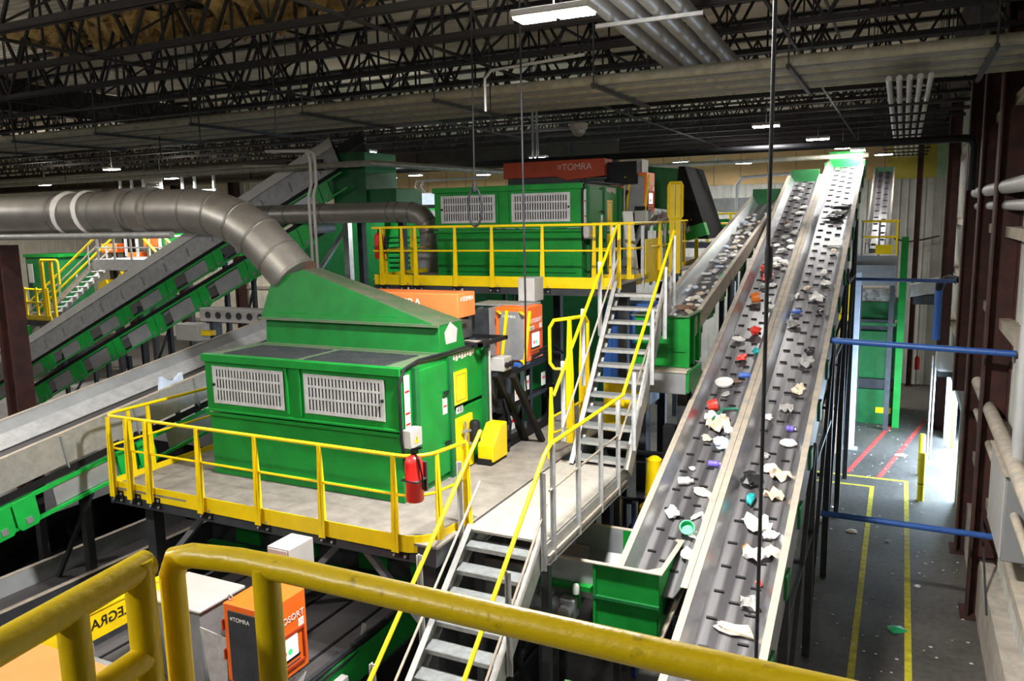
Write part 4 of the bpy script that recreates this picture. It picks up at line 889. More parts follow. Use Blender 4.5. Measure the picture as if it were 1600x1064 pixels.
MB('steel_grey').box(-6.25, -6.2, 11.85, 12.7, 4.9, 6.0).build('side_sheet', gp)
MB('blue_paint').box(-6.15, -5.7, 11.85, 12.3, 5.0, 5.06).build('blue_tray', gp)
for x in (-6.5, -6.0): MB('steel_dark').box(x, x+.08, 12.4, 12.48, 3.7, 4.9).build('leg', gp)

# yellow gate, blue cabinet and yellow tank behind the stair
yg = thing('swing_gate', 'yellow looped gate rail on the deck left of the upper stair', 'gate', (-4.9, 12.1, 3.7))
for y in (12.15, 12.75):
    g = MB('yellow'); post(g, -4.9, y, 3.7, 5.85, AY, .14, .06); g.build('post', yg, flat=True)
MB('yellow').tube([(-5.2, 12.2, 4.95), (-5.28, 12.2, 5.05), (-5.28, 12.2, 5.65), (-5.2, 12.2, 5.78), (-4.9, 12.3, 5.82), (-4.8, 12.6, 5.82), (-4.8, 12.75, 5.7), (-4.8, 12.75, 4.3)], .03, 8).build('loop_rail', yg)
MB('yellow').tube([(-5.2, 12.2, 4.95), (-4.9, 12.3, 4.95)], .025, 8).tube([(-4.95, 11.4, 4.3), (-4.9, 12.7, 4.3)], .02, 8).build('cross_rail', yg)
yp = thing('kick_post', 'yellow tapered post at the head of the landing', 'post', (-4.85, 11.3, 3.7)); g = MB('yellow'); post(g, -4.85, 11.25, 3.66, 4.85, AX, .16, .03); g.build('plate', yp, flat=True)
MB('yellow').tube([(-4.85, 11.25, 4.1), (-4.6, 12.2, 4.1)], .02, 8).build('cross_rail', yp)
bc = thing('blue_cabinet', 'blue steel cabinet seen through the upper stair', 'cabinet', (-4.7, 15.4, 3.7))
MB('blue_paint').box(-5.4, -4.4, 15.2, 15.9, 3.7, 5.75).build('body', bc, bevel=.01)
for x in (-5.2, -4.9, -4.6): MB('blue_dull').box(x-.01, x+.01, 15.19, 15.2, 3.8, 5.7).build('seam', bc)
ym = thing('drive_guard', 'yellow drive guard low behind the treads of the upper stair', 'guard', (-4.3, 13.9, 3.4))
MB('yellow').box(-4.75, -4.35, 13.4, 13.8, 3.6, 4.5).lathe([(.25, 0), (.28, .05), (.28, .3), (.2, .36)], (-4.35, 13.6, 4.2), 16, (1,0,0)).build('cover', ym, bevel=.02)
MB('steel_dark').box(-4.75, -4.3, 13.4, 13.9, 2.9, 3.6).build('pedestal', ym)
yt = thing('yellow_tank', 'round yellow tank with a strap under the stair beside the conveyors', 'tank', (-3.45, 12.3, 2.5))
MB('yellow').lathe([(.18, -.28), (.24, -.2), (.24, .05), (.16, .12), (.14, .5), (.12, .85), (.05, .9)], (-3.42, 12.1, 2.75), 18).build('shell', yt)
MB('dusty_steel').box(-3.55, -3.3, 11.97, 12.23, 2.96, 3.0).build('lid', yt); MB('black').tube([(-3.3, 12.0, 3.3), (-3.15, 11.9, 3.0), (-3.2, 11.95, 2.8)], .02, 8).build('strap', yt)
MB('blue_paint').tube([(-3.4, 11.4, 2.95), (-2.3, 11.9, 2.75)], .035, 10).build('brace_pipe', label='short blue pipe beside the round yellow tank', cat='pipe')
# dark framework below the stair and conveyors
fr = thing('steel_frame', 'dark framework below the stair between landing and conveyors', 'frame', (-3.6, 13, 0))
for x, y in ((-3.35, 12.8), (-3.35, 15.5), (-4.6, 15.5), (-2.3, 13.5)): MB('black').box(x-.1, x+.1, y-.1, y+.1, 0, 4.0).build('post', fr)
for z in (1.2, 2.4, 3.3): MB('black').bar((-4.6, 13.2, z), (-2.3, 13.4, z), .1).bar((-3.35, 12.8, z+.1), (-3.35, 15.5, z+.1), .1).build('beam', fr)
MB('black').bar((-4.6, 13.0, 1.2), (-3.35, 13.2, 3.2), .08).bar((-2.3, 13.4, 2.4), (-3.35, 12.8, 3.4), .08).build('brace', fr)
MB('dusty_steel').bar((-3.6, 10.9, 2.2), (-2.9, 13.0, 2.5), .16, .1).build('angle_beam', fr)
for i in range(2): MB('blue_dull').box(-3.9+i*.25, -3.82+i*.25, 11.6, 11.7, 0, 3.0).build('blue_strut', fr)

# dark machinery and filler added to blacken under the near platform and lower left
mc = thing('machine_block', 'dark machinery with green covers under the near platform', 'machine', (-7.5, 9.5, 0))
MB('steel_dark').box(-9.9, -5.3, 8.9, 14.5, 0, 3.2).build('body', mc)
for x in (-9.3, -8.2, -6.9, -6.0): MB('green').box(x, x+.5, 8.82, 8.9, 2.5, 3.1).build('green_cover', mc)
MB('green').box(-9.9, -5.3, 8.78, 8.9, 2.3, 2.42).build('green_beam', mc)
pb = thing('dark_filler', 'black filler blocks added in the dark lower left below the troughed conveyor', 'hopper', (-11.5, 11, 0))
MB('black').box(-13.2, -10.5, 10.3, 14, 0, 3.4).build('body', pb)
MB('black').box(-14.5, -13.0, 3, 14, 0, 2.6).build('filler_side', pb)
MB('black').box(-10.3, -8.3, 3.2, 8.6, 0, 1.2).build('filler_low', pb)

# ================================================================ FOREGROUND RAIL
RZ = 6.985
fgr = thing('platform_railing', 'thick worn yellow railing right in front of the camera', 'railing', (-1.02, .83, RZ-1.05))
MB('yellow_worn').tube([(-1.02, .83, RZ-1.0), (-1.02, .83, RZ-.035), (-1.008, .832, RZ-.008), (-.98, .838, RZ), (-.9, .853, RZ), (-.8, .857, RZ), (1.0, .85, RZ)], .0196, 20).build('top_rail', fgr)
MB('yellow_worn').tube([(-.845, .855, RZ), (-.845, .855, RZ-1.0)], .0212, 18).build('post', fgr)
fgl = thing('platform_railing', 'thick worn yellow side railing at the lower left of the view', 'railing', (-1.02, .6, RZ-1.05))
MB('yellow_worn').tube([(-1.026, .79, RZ-.002), (-1.0, .62, RZ-.002), (-.965, .38, RZ-.002)], .0225, 20).build('top_rail', fgl)
MB('yellow_worn').tube([(-1.022, .772, RZ+.012), (-1.022, .772, RZ-1.0)], .0222, 18).build('post', fgl)
MB('yellow_worn').tube([(-1.005, .65, RZ), (-1.005, .65, RZ-1.0)], .0212, 18).build('post', fgl)
MB('yellow_worn').tube([(-1.022, .772, RZ-.145), (-.97, .4, RZ-.145)], .0212, 18).build('mid_rail', fgl)

# ================================================================ CONDUITS, PIPES, CABLES OVERHEAD
RKZ = 9.62
for i in range(7):
    y = 12.75+.40*i; r = (.08, .055, .07, .055, .085, .06, .09)[i]; zz = RKZ+r
    MB('conduit_dusty' if i % 2 == 0 else 'steel_grey').tube([(-30, y, zz), (1.8, y, zz)], r, 10).build('conduit', label='%s dusty conduit from the front in the wide rack crossing the hall' % ORD[i], cat='conduit', group='conduits in the rack crossing under the roof')
for k, x in enumerate((1.0, -1.6, -4.6, -7.6, -10.6, -13.6, -16.6, -19.6, -22.6, -25.6)):
    t = thing('rack_hanger', '%s dark trapeze hanger of the conduit rack, counted from the right' % ORD[k], 'hanger', (x, 14.1, RKZ-.06), 'trapeze hangers of the conduit rack')
    MB('steel_dark').box(x-.03, x+.03, 12.5, 15.7, RKZ-.06, RKZ).build('strut', t)
    for y in (12.55, 15.6): MB('steel_dark').tube([(x, y, RKZ-.08), (x, y, 11.95)], .014, 6).build('rod', t)
for i, x in enumerate((-3.72, -3.38, -3.06, -2.74)):
    MB('conduit').tube([(x-.15, 5.5, 10.62), (x, 15.9, 9.98)], .115, 14).build('large_conduit', label='%s of four fat grey conduits beside the bright top lamp, from the left' % ORD[i], cat='conduit', group='four fat conduits beside the top lamp')
t = thing('conduit_clamp', 'strut with saddle clamps under the four fat conduits', 'clamp', (-3.2, 11, 10.15))
MB('galv').box(-4.0, -2.5, 11.0, 11.05, 10.10, 10.15).build('strut', t)
for i in range(5):
    x = -.30+.135*i
    MB('conduit').tube([(x+.02, 13.0, 9.36), (x+.02, 30, 9.28)], .042, 10).build('small_conduit', label='%s thin shiny conduit from the left in the bundle along the right wall' % ORD[i], cat='conduit', group='five shiny conduits toward the back wall')
for i in range(10):
    y = 15.2+1.55*i
    MB('joist_paint').box(-.62, .62, y, y+.04, 9.22, 9.26).tube([(-.58, y+.02, 9.24), (-.58, y+.02, 11.95)], .008, 6).tube([(.58, y+.02, 9.24), (.58, y+.02, 11.95)], .008, 6).build('strut_bar', label='%s dark cross strut from the front under the five shiny conduits' % ORD[i], cat='strut', group='struts under the shiny conduit bundle')
MB('black').tube([(-16, 20.4, 9.05), (1.15, 20.4, 9.02), (1.28, 20.4, 8.98), (1.32, 20.4, 8.85), (1.32, 20.4, 7.9)], .085, 12).build('sprinkler_pipe', label='dark sprinkler pipe with an elbow dropping down the right wall', cat='pipe')
MB('conduit_dusty').tube([(-11.5, 26.2, 9.1), (-1.0, 26.2, 9.12)], .07, 10).build('sprinkler_pipe', label='pale long pipe under the roof above the far orange bar', cat='pipe')
MB('conduit_dusty').tube([(-30, 17.5, 8.98), (-12.6, 17.5, 9.0), (-9.2, 22, 8.7)], .075, 10).build('sprinkler_pipe', label='pale pipe sloping across below the rack in the middle left', cat='pipe')
MB('conduit_dusty').tube([(-40, 19.5, 9.3), (-19, 19.5, 9.3), (-14, 24, 9.2)], .06, 10).build('sprinkler_pipe', label='dusty pipe under the rack at the far left', cat='pipe')
for k, (dx, lab) in enumerate(((0, 'left white drop conduit with a bend in front of the grey ducts'), (.13, 'right white drop conduit with a bend in front of the grey ducts'))):
    x = -11.28+dx; z = 8.98-.0*dx
    MB('white_grey').tube([(x-1.2, 13.5, z+.05), (x-.12, 13.5, z), (x-.03, 13.5, z-.06), (x, 13.5, z-.25), (x, 13.5, 8.3), (x-.09, 13.5, 8.05), (x-.09, 13.5, 6.2)], .034, 10).build('drop_conduit', label=lab, cat='conduit')
for k, x in enumerate((-18.55, -18.25)):
    MB('conduit').tube([(x+3, 29, 9.15), (x, 29, 9.12), (x-.1, 29, 8.9), (x+.25, 29, 8.5), (x+.25, 29, 7.4)], .045, 8).build('drop_conduit', label='%s thin grey drop conduit just left of the far housing' % ('left', 'right')[k], cat='conduit')
for k, x in enumerate((-9.75, -9.62)):
    MB('conduit').tube([(x, 21.5, 11.95), (x, 21.5, 8.95), (x+.06*k, 21.5, 8.2), (x+.06*k, 21.5, 7.6)], .035, 8).build('drop_conduit', label='%s grey conduit behind the hanging cable loop' % ('left', 'right')[k], cat='conduit')
t = thing('hanging_rod', 'dark rod hanging from the roof in front of the right conveyors', 'rod', (-.43, 3.0, 4.6))
MB('steel_dark').tube([(-.435, 3.0, 4.6), (-.43, 3.0, 11.95)], .0075, 8).build('rod', t)
MB('steel_dark').lathe([(.012, 0), (.015, .02), (.015, .1), (.012, .12)], (-.43, 3.0, 7.26), 10).build('coupling', t)
t = thing('hanging_cable', 'dark cable with a tied loop hanging before the far left grille', 'cable', (-5.45, 10, 7.4))
MB('black').tube([(-5.42, 10.0, 11.95), (-5.45, 10.0, 7.95)], .012, 8).build('cable', t)
MB('black').tube([(-5.45+.11*math.sin(a*.4189), 10.0, 7.66-.27*math.cos(a*.4189)) for a in range(15)], .017, 8, closed=True).build('loop', t)
MB('black').lathe([(.03, 0), (.035, .03), (.03, .12)], (-5.45, 10, 7.88), 10).build('tie', t)
MB('black').tube([(-4.7, 10.0, 11.95), (-4.69, 10.0, 6.4), (-4.72, 10.05, 5.9), (-4.9, 10.4, 5.2), (-5.3, 11.3, 4.6)], .014, 8).build('hanging_cable', label='dark cable hanging from the roof to the middle orange cabinet', cat='cable')
MB('conduit').tube([(-5.4, 10.3, 9.0), (-5.4, 10.3, 9.45), (-5.3, 10.3, 9.55), (-3.9, 10.3, 9.62)], .02, 8).build('bent_conduit', label='thin bent conduit at the top right of the hanging loop', cat='conduit')
dm = thing('dome_camera', 'pale dome camera under the conduit rack at top centre', 'camera', (-6.55, 16.9, 9.3))
MB('white_grey').lathe([(.18, .14), (.2, .2), (.2, .28), (.1, .32)], (-6.55, 16.9, 9.25), 18).build('base', dm); MB('joist_paint').tube([(-6.55, 16.9, 9.57), (-6.55, 16.9, 12.0)], .015, 6).build('stem', dm); MB('conduit').lathe([(.03, 0), (.1, .03), (.14, .09), (.15, .14)], (-6.55, 16.9, 9.25), 18).build('dome', dm)
for k, (x, y) in enumerate(((-6.2, 12.0), (-9.0, 10.0), (-13.0, 12.2), (-16.5, 14.2), (-19, 12.2), (-23, 16.2))):
    MB('joist_paint').tube([(x, y, 8.9), (x, y, 11.95)], .012, 6).build('hanging_rod', label='%s short dark roof rod above the left half, from the right' % ORD[k], cat='rod', group='short roof rods')

# ================================================================ RIGHT WALL SERVICES
for k, (z, x, r, y0) in enumerate(((7.86, 1.55, .12, 24.5), (7.55, 1.6, .085, 23.8))):
    MB('white_grey').tube([(x, 10.5, z-.02), (x, y0, z)], r, 14).build('wall_pipe', label=('upper', 'lower')[k]+' whitish pipe running along the right wall high up', cat='pipe')
MB('dusty_steel').tube([(1.55, 9.5, 3.98), (1.55, 18.6, 3.96)], .11, 14).build('wall_pipe', label='tan pipe running low along the right wall to the near column', cat='pipe')
MB('dusty_steel').tube([(1.58, 9.5, 3.3), (1.58, 18.8, 3.3)], .06, 10).build('wall_pipe', label='thin tan pipe below the low tan wall pipe', cat='pipe')
eb = thing('electrical_cabinet', 'big grey electrical cabinet on the right edge below two vertical conduits', 'electrical box', (1.65, 13.2, 2.6))
MB('cabinet_grey').box(1.45, 1.80, 12.35, 14.1, 2.62, 3.86).build('casing', eb, bevel=.02); MB('white_grey').box(1.43, 1.45, 12.4, 14.05, 2.66, 3.82).build('door', eb); MB('dusty_steel').box(1.41, 1.80, 12.3, 14.15, 3.86, 3.89).build('lid', eb)
for z in (2.8, 3.6): MB('steel_dark').box(1.80, 1.85, 12.8, 13.6, z, z+.05).build('wall_bracket', eb)
for k, (y, r, m) in enumerate(((12.6, .085, 'grey_box'), (13.0, .045, 'white_grey'))):
    MB(m).tube([(1.6, y, 3.89), (1.6, y, 9.8)], r, 14).build('riser_conduit', label=('thick grey', 'thin pale')[k]+' conduit rising from the grey cabinet at the right edge', cat='conduit')
def pipe(lab, p, q, r, m='blue_paint'):
    t = thing('brace_pipe', lab, 'pipe', p); MB(m).tube([p, q], r, 14).build('tube', t)
    a = (V(q)-V(p)).normalized(); MB('steel_dark').lathe([(r*1.6, 0), (r*1.6, .03)], q, 12, -a).build('flange', t); return t
pipe('lower blue pipe bracing the tall conveyor leg to the right wall', (-1.12, 15.4, 1.86), (1.84, 15.4, 1.84), .055)
pipe('middle blue pipe from the tall conveyor to the right wall', (-1.12, 16.0, 5.08), (1.84, 15.4, 5.08), .055)
pipe('upper dark blue pipe crossing behind the tall conveyor to the columns', (-1.1, 24.0, 5.62), (1.35, 24.0, 5.6), .05, 'blue_dull')
MB('blue_paint').tube([(1.2, 27.8, 5.3), (1.12, 27.6, 5.2), (1.1, 27.6, 5.0), (1.1, 27.6, 3.5)], .11, 12).build('blue_hose', label='blue upright hose on the right wall before the far door', cat='hose')
MB('black').tube([(1.1, 27.6, 5.0), (1.12, 27.5, 5.3), (1.35, 27.3, 5.45), (1.6, 27, 5.4)], .1, 12).build('hose_elbow', label='dark elbow on top of the blue hose', cat='hose')
for k, (x, y) in enumerate(((1.0, 26.3), (1.09, 26.4))):
    MB('conduit').tube([(x, y, 0), (x, y, 3.2)], .025, 8).build('floor_conduit', label='%s thin shiny pipe standing beside the yellow bollards' % ('left', 'right')[k], cat='pipe')
sb = thing('wall_box', 'silver tilted box on the far right wall above the door', 'wall unit', (.9, 31, 4.3))
MB('galv').hexa([(.3, 30, 4.55), (1.25, 30, 4.75), (1.25, 31, 4.75), (.3, 31, 4.55), (.35, 30, 4.95), (1.2, 30, 5.2), (1.2, 31, 5.2), (.35, 31, 4.95)]).build('casing', sb, bevel=.02); MB('steel_dark').box(.45, 1.1, 30.2, 30.8, 4.3, 4.6).build('outlet', sb)
ub = thing('unit_heater', 'grey rounded box over the bright doorway', 'heater', (1.5, 25.6, 3.2))
MB('grey_box').box(1.05, 1.55, 25.0, 25.9, 2.95, 3.6).build('casing', ub, bevel=.1); MB('steel_dark').box(1.1, 1.5, 25.1, 25.8, 2.8, 2.95).build('grille', ub); MB('steel_dark').box(1.55, 1.86, 25.4, 25.5, 3.3, 3.35).build('wall_bracket', ub)
def bollard(x, y, h, lab):
    t = thing('bollard', lab, 'bollard', (x, y, 0)); MB('yellow_lit').lathe([(.085, 0), (.085, h-.04), (.06, h)], (x, y, 0), 18).build('sleeve', t); MB('black').lathe([(.088, .45), (.088, .47)], (x, y, 0), 18).build('band', t)
mat('yellow_lit', (.80, .74, .02), .5, 0, .06, 3)
bollard(.76, 22.4, 1.28, 'nearer yellow bollard on the daylit floor')
bollard(.80, 24.6, 1.22, 'farther yellow bollard on the daylit floor')
bd = thing('door_post', 'yellow and pale blue guard post at the bright doorway edge', 'bollard', (1.69, 27.9, 0))
MB('yellow_lit').box(1.69, 1.77, 27.86, 27.98, 0, 1.55).build('sleeve', bd); MB('plastic_pale_blue').box(1.60, 1.69, 27.88, 27.96, 0, 2.6).build('pale_edge', bd)
MB('rust_brown').tube([(-.3, 37.6, 6.3), (.2, 37.6, 6.15), (.8, 37.6, 6.25), (1.4, 37.6, 6.4)], .035, 8).build('draped_pipe', label='thin reddish sagging pipe on the pale back wall', cat='pipe')
MB('steel_dark').bar((1.55, 14.3, .9), (1.6, 18.6, 3.1), .03).build('wall_brace', label='thin dark diagonal rod between column and wall at right', cat='rod')
ex = thing('wall_extinguisher', 'tiny red extinguisher at the foot of the back wall', 'fire extinguisher', (.85, 37.7, .7)); MB('red').lathe([(.1, 0), (.1, .5), (.03, .6)], (.85, 37.7, .7), 12).build('cylinder', ex)

# baling press and service platform at the far right
pr = thing('baling_press', 'tall green press standing behind the tall conveyor at far right', 'press', (-.5, 31, 0))
MB('green_dark').box(-1.7, .15, 30.2, 33, 0, 1.25).build('base', pr, bevel=.02); MB('green_dark').box(-1.6, .0, 30.4, 32.8, 1.6, 3.3).build('chamber', pr, bevel=.02)  # darker greens put the press's shade into its colour
MB('steel_dark').box(-1.6, .0, 30.3, 32.8, 1.25, 1.6).build('gap_band', pr); MB('steel_dark').box(-1.5, -.1, 30.5, 32.6, 3.3, 3.7).build('gap_band', pr)
MB('green_dark').box(-1.5, .0, 30.6, 32.6, 3.7, 4.3).build('upper_box', pr); MB('paper_mix').box(-1.45, -.1, 30.65, 32.5, 4.3, 4.75).build('waste_fill', pr)
MB('green').box(.0, .22, 29.9, 30.15, 0, 6.6).build('corner_post', pr); MB('green_dark').box(-1.6, .22, 29.95, 30.1, 3.55, 3.65).build('cross_rail', pr)
MB('yellow').box(-.55, -.05, 30.18, 30.2, .42, .62).build('plate', pr)
sp = thing('service_platform', 'small grey service platform with yellow rail at far right', 'platform', (-.6, 29, 5.9))
MB('steel_grey').box(-1.3, -.1, 28.3, 30, 5.75, 6.05).build('deck', sp); MB('steel_grey').box(-1.3, -.1, 28.2, 28.3, 5.1, 5.75).build('apron', sp)
MB('yellow').tube([(-1.2, 28.3, 7.15), (-.12, 28.3, 7.15), (-.12, 30, 7.15)], .035, 8).tube([(-1.2, 28.3, 6.65), (-.12, 28.3, 6.65), (-.12, 30, 6.65)], .03, 8).build('rails', sp)
for x in (-1.15, -.65, -.14): MB('yellow' if x > -.5 else 'steel_grey').box(x-.03, x+.03, 28.27, 28.33, 6.05, 7.15).build('rail_post', sp)
MB('yellow').box(-.75, -.25, 28.26, 28.28, 6.1, 6.4).build('plate', sp)
for x in (-1.2, -.2): MB('steel_dark').box(x-.08, x+.08, 29.4, 29.56, 0, 5.75).build('leg', sp)
K10 = conveyor('narrow far conveyor glimpsed right of the tall conveyor head', (-.75, 30, 6.2), (-.75, 35.5, 9.0), (1,0,0), .5, .2, .08, .05, cleats=(.5, (-.25, .25), .15), legs=(), depth=.3)
MB('green_dark').box(-1.1, -.4, 35.5, 35.6, 8.6, 9.2).build('head_plate', K10[0])
bp_ = thing('support_post', 'pale blue-grey post right of the tall conveyor legs', 'post', (-1.2, 26.7, 0)); MB('plastic_pale_blue').box(-1.28, -1.06, 26.6, 26.8, 0, 5.6).build('shaft', bp_); MB('grey_box').box(-1.4, -.95, 26.5, 26.9, 0, .03).build('foot', bp_)
yd = MB('yellow').box(-1.7, -1.5, 28.1, 28.3, 0, 4.0).box(-1.9, -1.35, 27.9, 28.5, 4.2, 5.2).lathe([(.3, 0), (.3, .2)], (-1.6, 28.2, 3.95), 14).build('drum_guard', label='dim yellow drum guard behind the tall conveyor legs', cat='guard')
MB('plastic_peach').box(-1.9, -1.5, 25.6, 25.8, .1, 1.6).build('cardboard_sheet', label='brown cardboard sheet leaning among the conveyor legs', cat='cardboard')

# ================================================================ MACHINES BETWEEN THE HOUSINGS AND THE BACK WALL
tw = thing('discharge_tower', 'dark green discharge tower at the head of the steep long conveyor', 'chute', (-14.0, 18.6, 6))
MB('green_dark').box(-14.2, -13.1, 17.9, 19.4, 7.6, 9.35).box(-13.1, -12.2, 18.0, 19.3, 7.7, 8.35).build('shell', tw, bevel=.02)
MB('steel_dark').box(-14.55, -14.2, 17.85, 18.1, 8.7, 9.3).box(-14.6, -14.4, 17.7, 17.9, 8.9, 9.2).build('drive_motor', tw)
for x in (-13.9, -12.5): MB('steel_dark').box(x-.08, x+.08, 18.6, 18.8, 0, 7.6).build('leg', tw)
fr2 = thing('portal_frame', 'pale grey portal frame with a diagonal brace below the farther duct', 'frame', (-14.5, 19.8, 0))
MB('galv_matte').box(-15.35, -15.15, 19.7, 19.9, 0, 8.35).build('post', fr2); MB('galv_matte').box(-16.2, -15.15, 19.72, 19.88, 8.35, 8.5).build('lintel', fr2); MB('galv_matte').bar((-15.2, 19.8, 7.4), (-16.5, 19.8, 5.9), .12).build('brace', fr2)
hp2 = thing('storage_hopper', 'big dark green hopper behind the portal frame, middle distance', 'hopper', (-16.2, 22, 4))
MB('green_dark').hexa([(-18.2, 21.5, 5.0), (-15.3, 21.5, 5.0), (-15.3, 23.5, 5.0), (-18.2, 23.5, 5.0), (-18.8, 21.2, 8.0), (-14.8, 21.2, 8.0), (-14.8, 23.8, 8.0), (-18.8, 23.8, 8.0)]).build('shell', hp2)
MB('green').box(-15.2, -12.4, 21.6, 23, 5.2, 7.6).build('side_casing', hp2, bevel=.02)
for i in range(7): MB('green_dark').box(-15.0, -13.2, 21.57, 21.6, 6.0+.16*i, 6.06+.16*i).build('louvre', hp2)
MB('steel_grey').box(-18, -12.5, 21.3, 21.5, 4.7, 5.0).box(-19, -12, 22, 22.4, 0, 4.7).build('base_frame', hp2)
MB('yellow').box(-13.6, -12.6, 21.4, 21.55, 5.6, 5.85).build('yellow_plate', hp2)
lc = conveyor('long light conveyor with green side covers between ducts and far housing', (-17.5, 24.5, 8.0), (-8.6, 24.5, 8.0), (0,1,0), 1.2, .4, .1, .06, belt_m='belt_plain', wall_m='steel_plain', flange_m='white_grey', out_m='plastic_pale_blue', depth=.1, panels=(-1, -.12, -.62, 2.3), legs=(2, 5.5))[0]
for i in range(4):
    x = -13.6+.35*i+(.5 if i > 1 else 0); MB('black').tube([(x, 23.6, 8.5), (x, 23.6, 8.15), (x+.2, 23.6, 8.1)], .02, 6).build('hook', lc)
cs = thing('sheet_casing', 'row of grey-green casings below the light conveyor', 'machine', (-12, 26, 5)); MB('green_dark').box(-18, -9, 26, 28, 0, 7.4).build('body', cs)
for i in range(6): MB('steel_plain' if i % 2 else 'green').box(-17.5+1.4*i, -16.4+1.4*i, 25.95, 26, 6.2, 7.2).build('door_panel', cs)
# machinery behind and right of the far housing
sh = thing('sorter_mast', 'dark mast and frame at the right end of the far sensor bar', 'frame', (-5.5, 18, 6.3))
MB('black').box(-5.7, -5.45, 17.6, 17.9, 6.3, 8.7).box(-5.45, -5.2, 17.5, 17.7, 6.3, 7.7).box(-6.3, -5.4, 17.5, 17.8, 8.2, 8.7).build('post', sh)
MB('white_grey').box(-5.35, -5.1, 17.2, 17.4, 7.3, 7.6).build('switch_box', sh)
MB('steel_grey').bar((-5.5, 16.6, 6.3), (-5.1, 17.6, 7.6), .1).build('brace', sh)
bn = thing('waste_chute', 'big green sloping bin spilling waste, right of the far housing', 'bin', (-5.2, 20, 6.5))
MB('green_dark').prism([(-6.3, 19.5, 7.75), (-5.05, 19.5, 7.6), (-4.95, 19.5, 8.6), (-6.3, 19.5, 8.75)], (0, 2.5, 0)).build('shell', bn, bevel=.02)
MB('black_soft').prism([(-5.05, 19.45, 7.5), (-4.95, 19.45, 8.65), (-4.8, 19.45, 8.65), (-4.2, 19.45, 6.9), (-4.45, 19.45, 6.9)], (0, 2.0, 0)).build('side_ribs', bn)
MB('green').prism([(-5.3, 19.3, 7.0), (-4.3, 19.3, 7.3), (-4.2, 19.3, 7.0), (-5.3, 19.3, 6.7)], (0, .3, 0)).build('apron', bn)
g = MB('paper_mix'); r = random.Random(3)
for i in range(150):
    x, y = r.uniform(-6.3, -4.6), r.uniform(18.9, 19.6); z = 7.15+.28*math.exp(-((x+5.3)/.5)**2)+r.uniform(-.1, .1); s = r.uniform(.05, .14)
    g.add([V((x, y, z))+V((r.uniform(-s, s), r.uniform(-s, s), r.uniform(-s, s))) for q in range(4)], [(0,1,2),(0,2,3),(0,3,1),(1,3,2)])
g.build('loose_waste', label='heap of mixed paper waste under the big green sloping bin', cat='waste', kind='stuff', flat=True)
pts = [(-4.55, 14.9), (-4.5, 16.2), (-4.75, 20.0), (-5.0, 23.0)]
rr = guardrail('yellow rail running back from the top of the upper stair past the bin', [(-5.45, 14.75), (-4.62, 14.8)]+pts[1:], [(-5.4, 14.75, AX), (-5.05, 14.77, AX), (-4.7, 14.8, AX), (-4.5, 16.2, AY), (-4.6, 17.5, AY), (-4.7, 19, AY), (-4.85, 21, AY)], FZ, toe=True)
for y in (15.2, 15.8, 16.8, 18.2): MB('galv_matte').box(-4.6, -4.54, y, y+.05, FZ-.2, FZ+1.02).build('grey_post', rr)
MB('deck').box(-5.6, -4.4, 17.6, 23, FZ-.04, FZ).build('walkway_plate', label='grey walkway running back from the top of the upper stair', cat='walkway')
MB('yellow').box(-4.55, -4.53, 15.3, 16.2, FZ+.05, FZ+.75).build('sign_plate', rr)
MB('white_paint').bar((-5.0, 16.0, FZ), (-5.2, 16.2, FZ+1.3), .22, .05).build('leaning_board', label='white board leaning behind the yellow rail at the stair top', cat='board')
lp = thing('rail_loop', 'tall yellow rail loop standing past the top of the upper stair', 'gate', (-4.4, 17.0, FZ))
MB('yellow').tube([(-4.54, 17, FZ+1.2), (-4.54, 17, FZ+1.82), (-4.50, 17, FZ+1.89), (-4.28, 17, FZ+1.89), (-4.24, 17, FZ+1.82), (-4.24, 17, FZ+1.2), (-4.28, 17, FZ+1.13), (-4.50, 17, FZ+1.13)], .03, 8, closed=True).build('loop', lp)
for x in (-4.455, -4.325): MB('yellow').box(x-.055, x+.055, 16.98, 17.02, FZ-.04, FZ+1.86).build('bar', lp)
dc = conveyor('distant grey conveyor crossing before the tan wall', (-9.5, 31, 7.75), (-4.0, 31, 7.75), (0,1,0), 1.0, .3, .1, .06, belt_m='belt_plain', wall_m='steel_plain', flange_m='galv_matte', out_m='galv_matte', depth=.3, legs=(1, 4))[0]
MB('green').box(-9.6, -4.0, 30.2, 30.35, 6.9, 7.3).build('green_skirt', dc)
MB('green_dark').box(-9.6, -7.0, 30.25, 30.3, 7.9, 8.5).build('hood', dc)
ry = thing('guardrail', 'far yellow guardrail beyond the heaped conveyor', 'guardrail', (-6, 28.5, 7.2))
for z in (7.15, 7.5): MB('yellow').tube([(-7.5, 28.5, z), (-4.4, 28.5, z)], .035, 8).build('rail', ry)
for x in (-7, -6.2, -5.4, -4.6): MB('yellow').box(x-.04, x+.04, 28.48, 28.52, 6.5, 7.5).build('post', ry)
MB('steel_dark').box(-7.6, -4.3, 28.4, 29.4, 6.3, 6.5).build('deck', ry)
for x in (-7.4, -4.5): MB('steel_dark').box(x-.08, x+.08, 28.8, 28.96, 0, 6.3).build('leg', ry)
MB('galv_matte').tube([(-5.4, 29.5, 0), (-5.4, 29.5, 8.5), (-5.2, 29.5, 8.75), (-3.2, 29.5, 8.85)], .05, 10).build('curved_pipe', label='grey bent pipe standing behind the conveyor heads', cat='pipe')

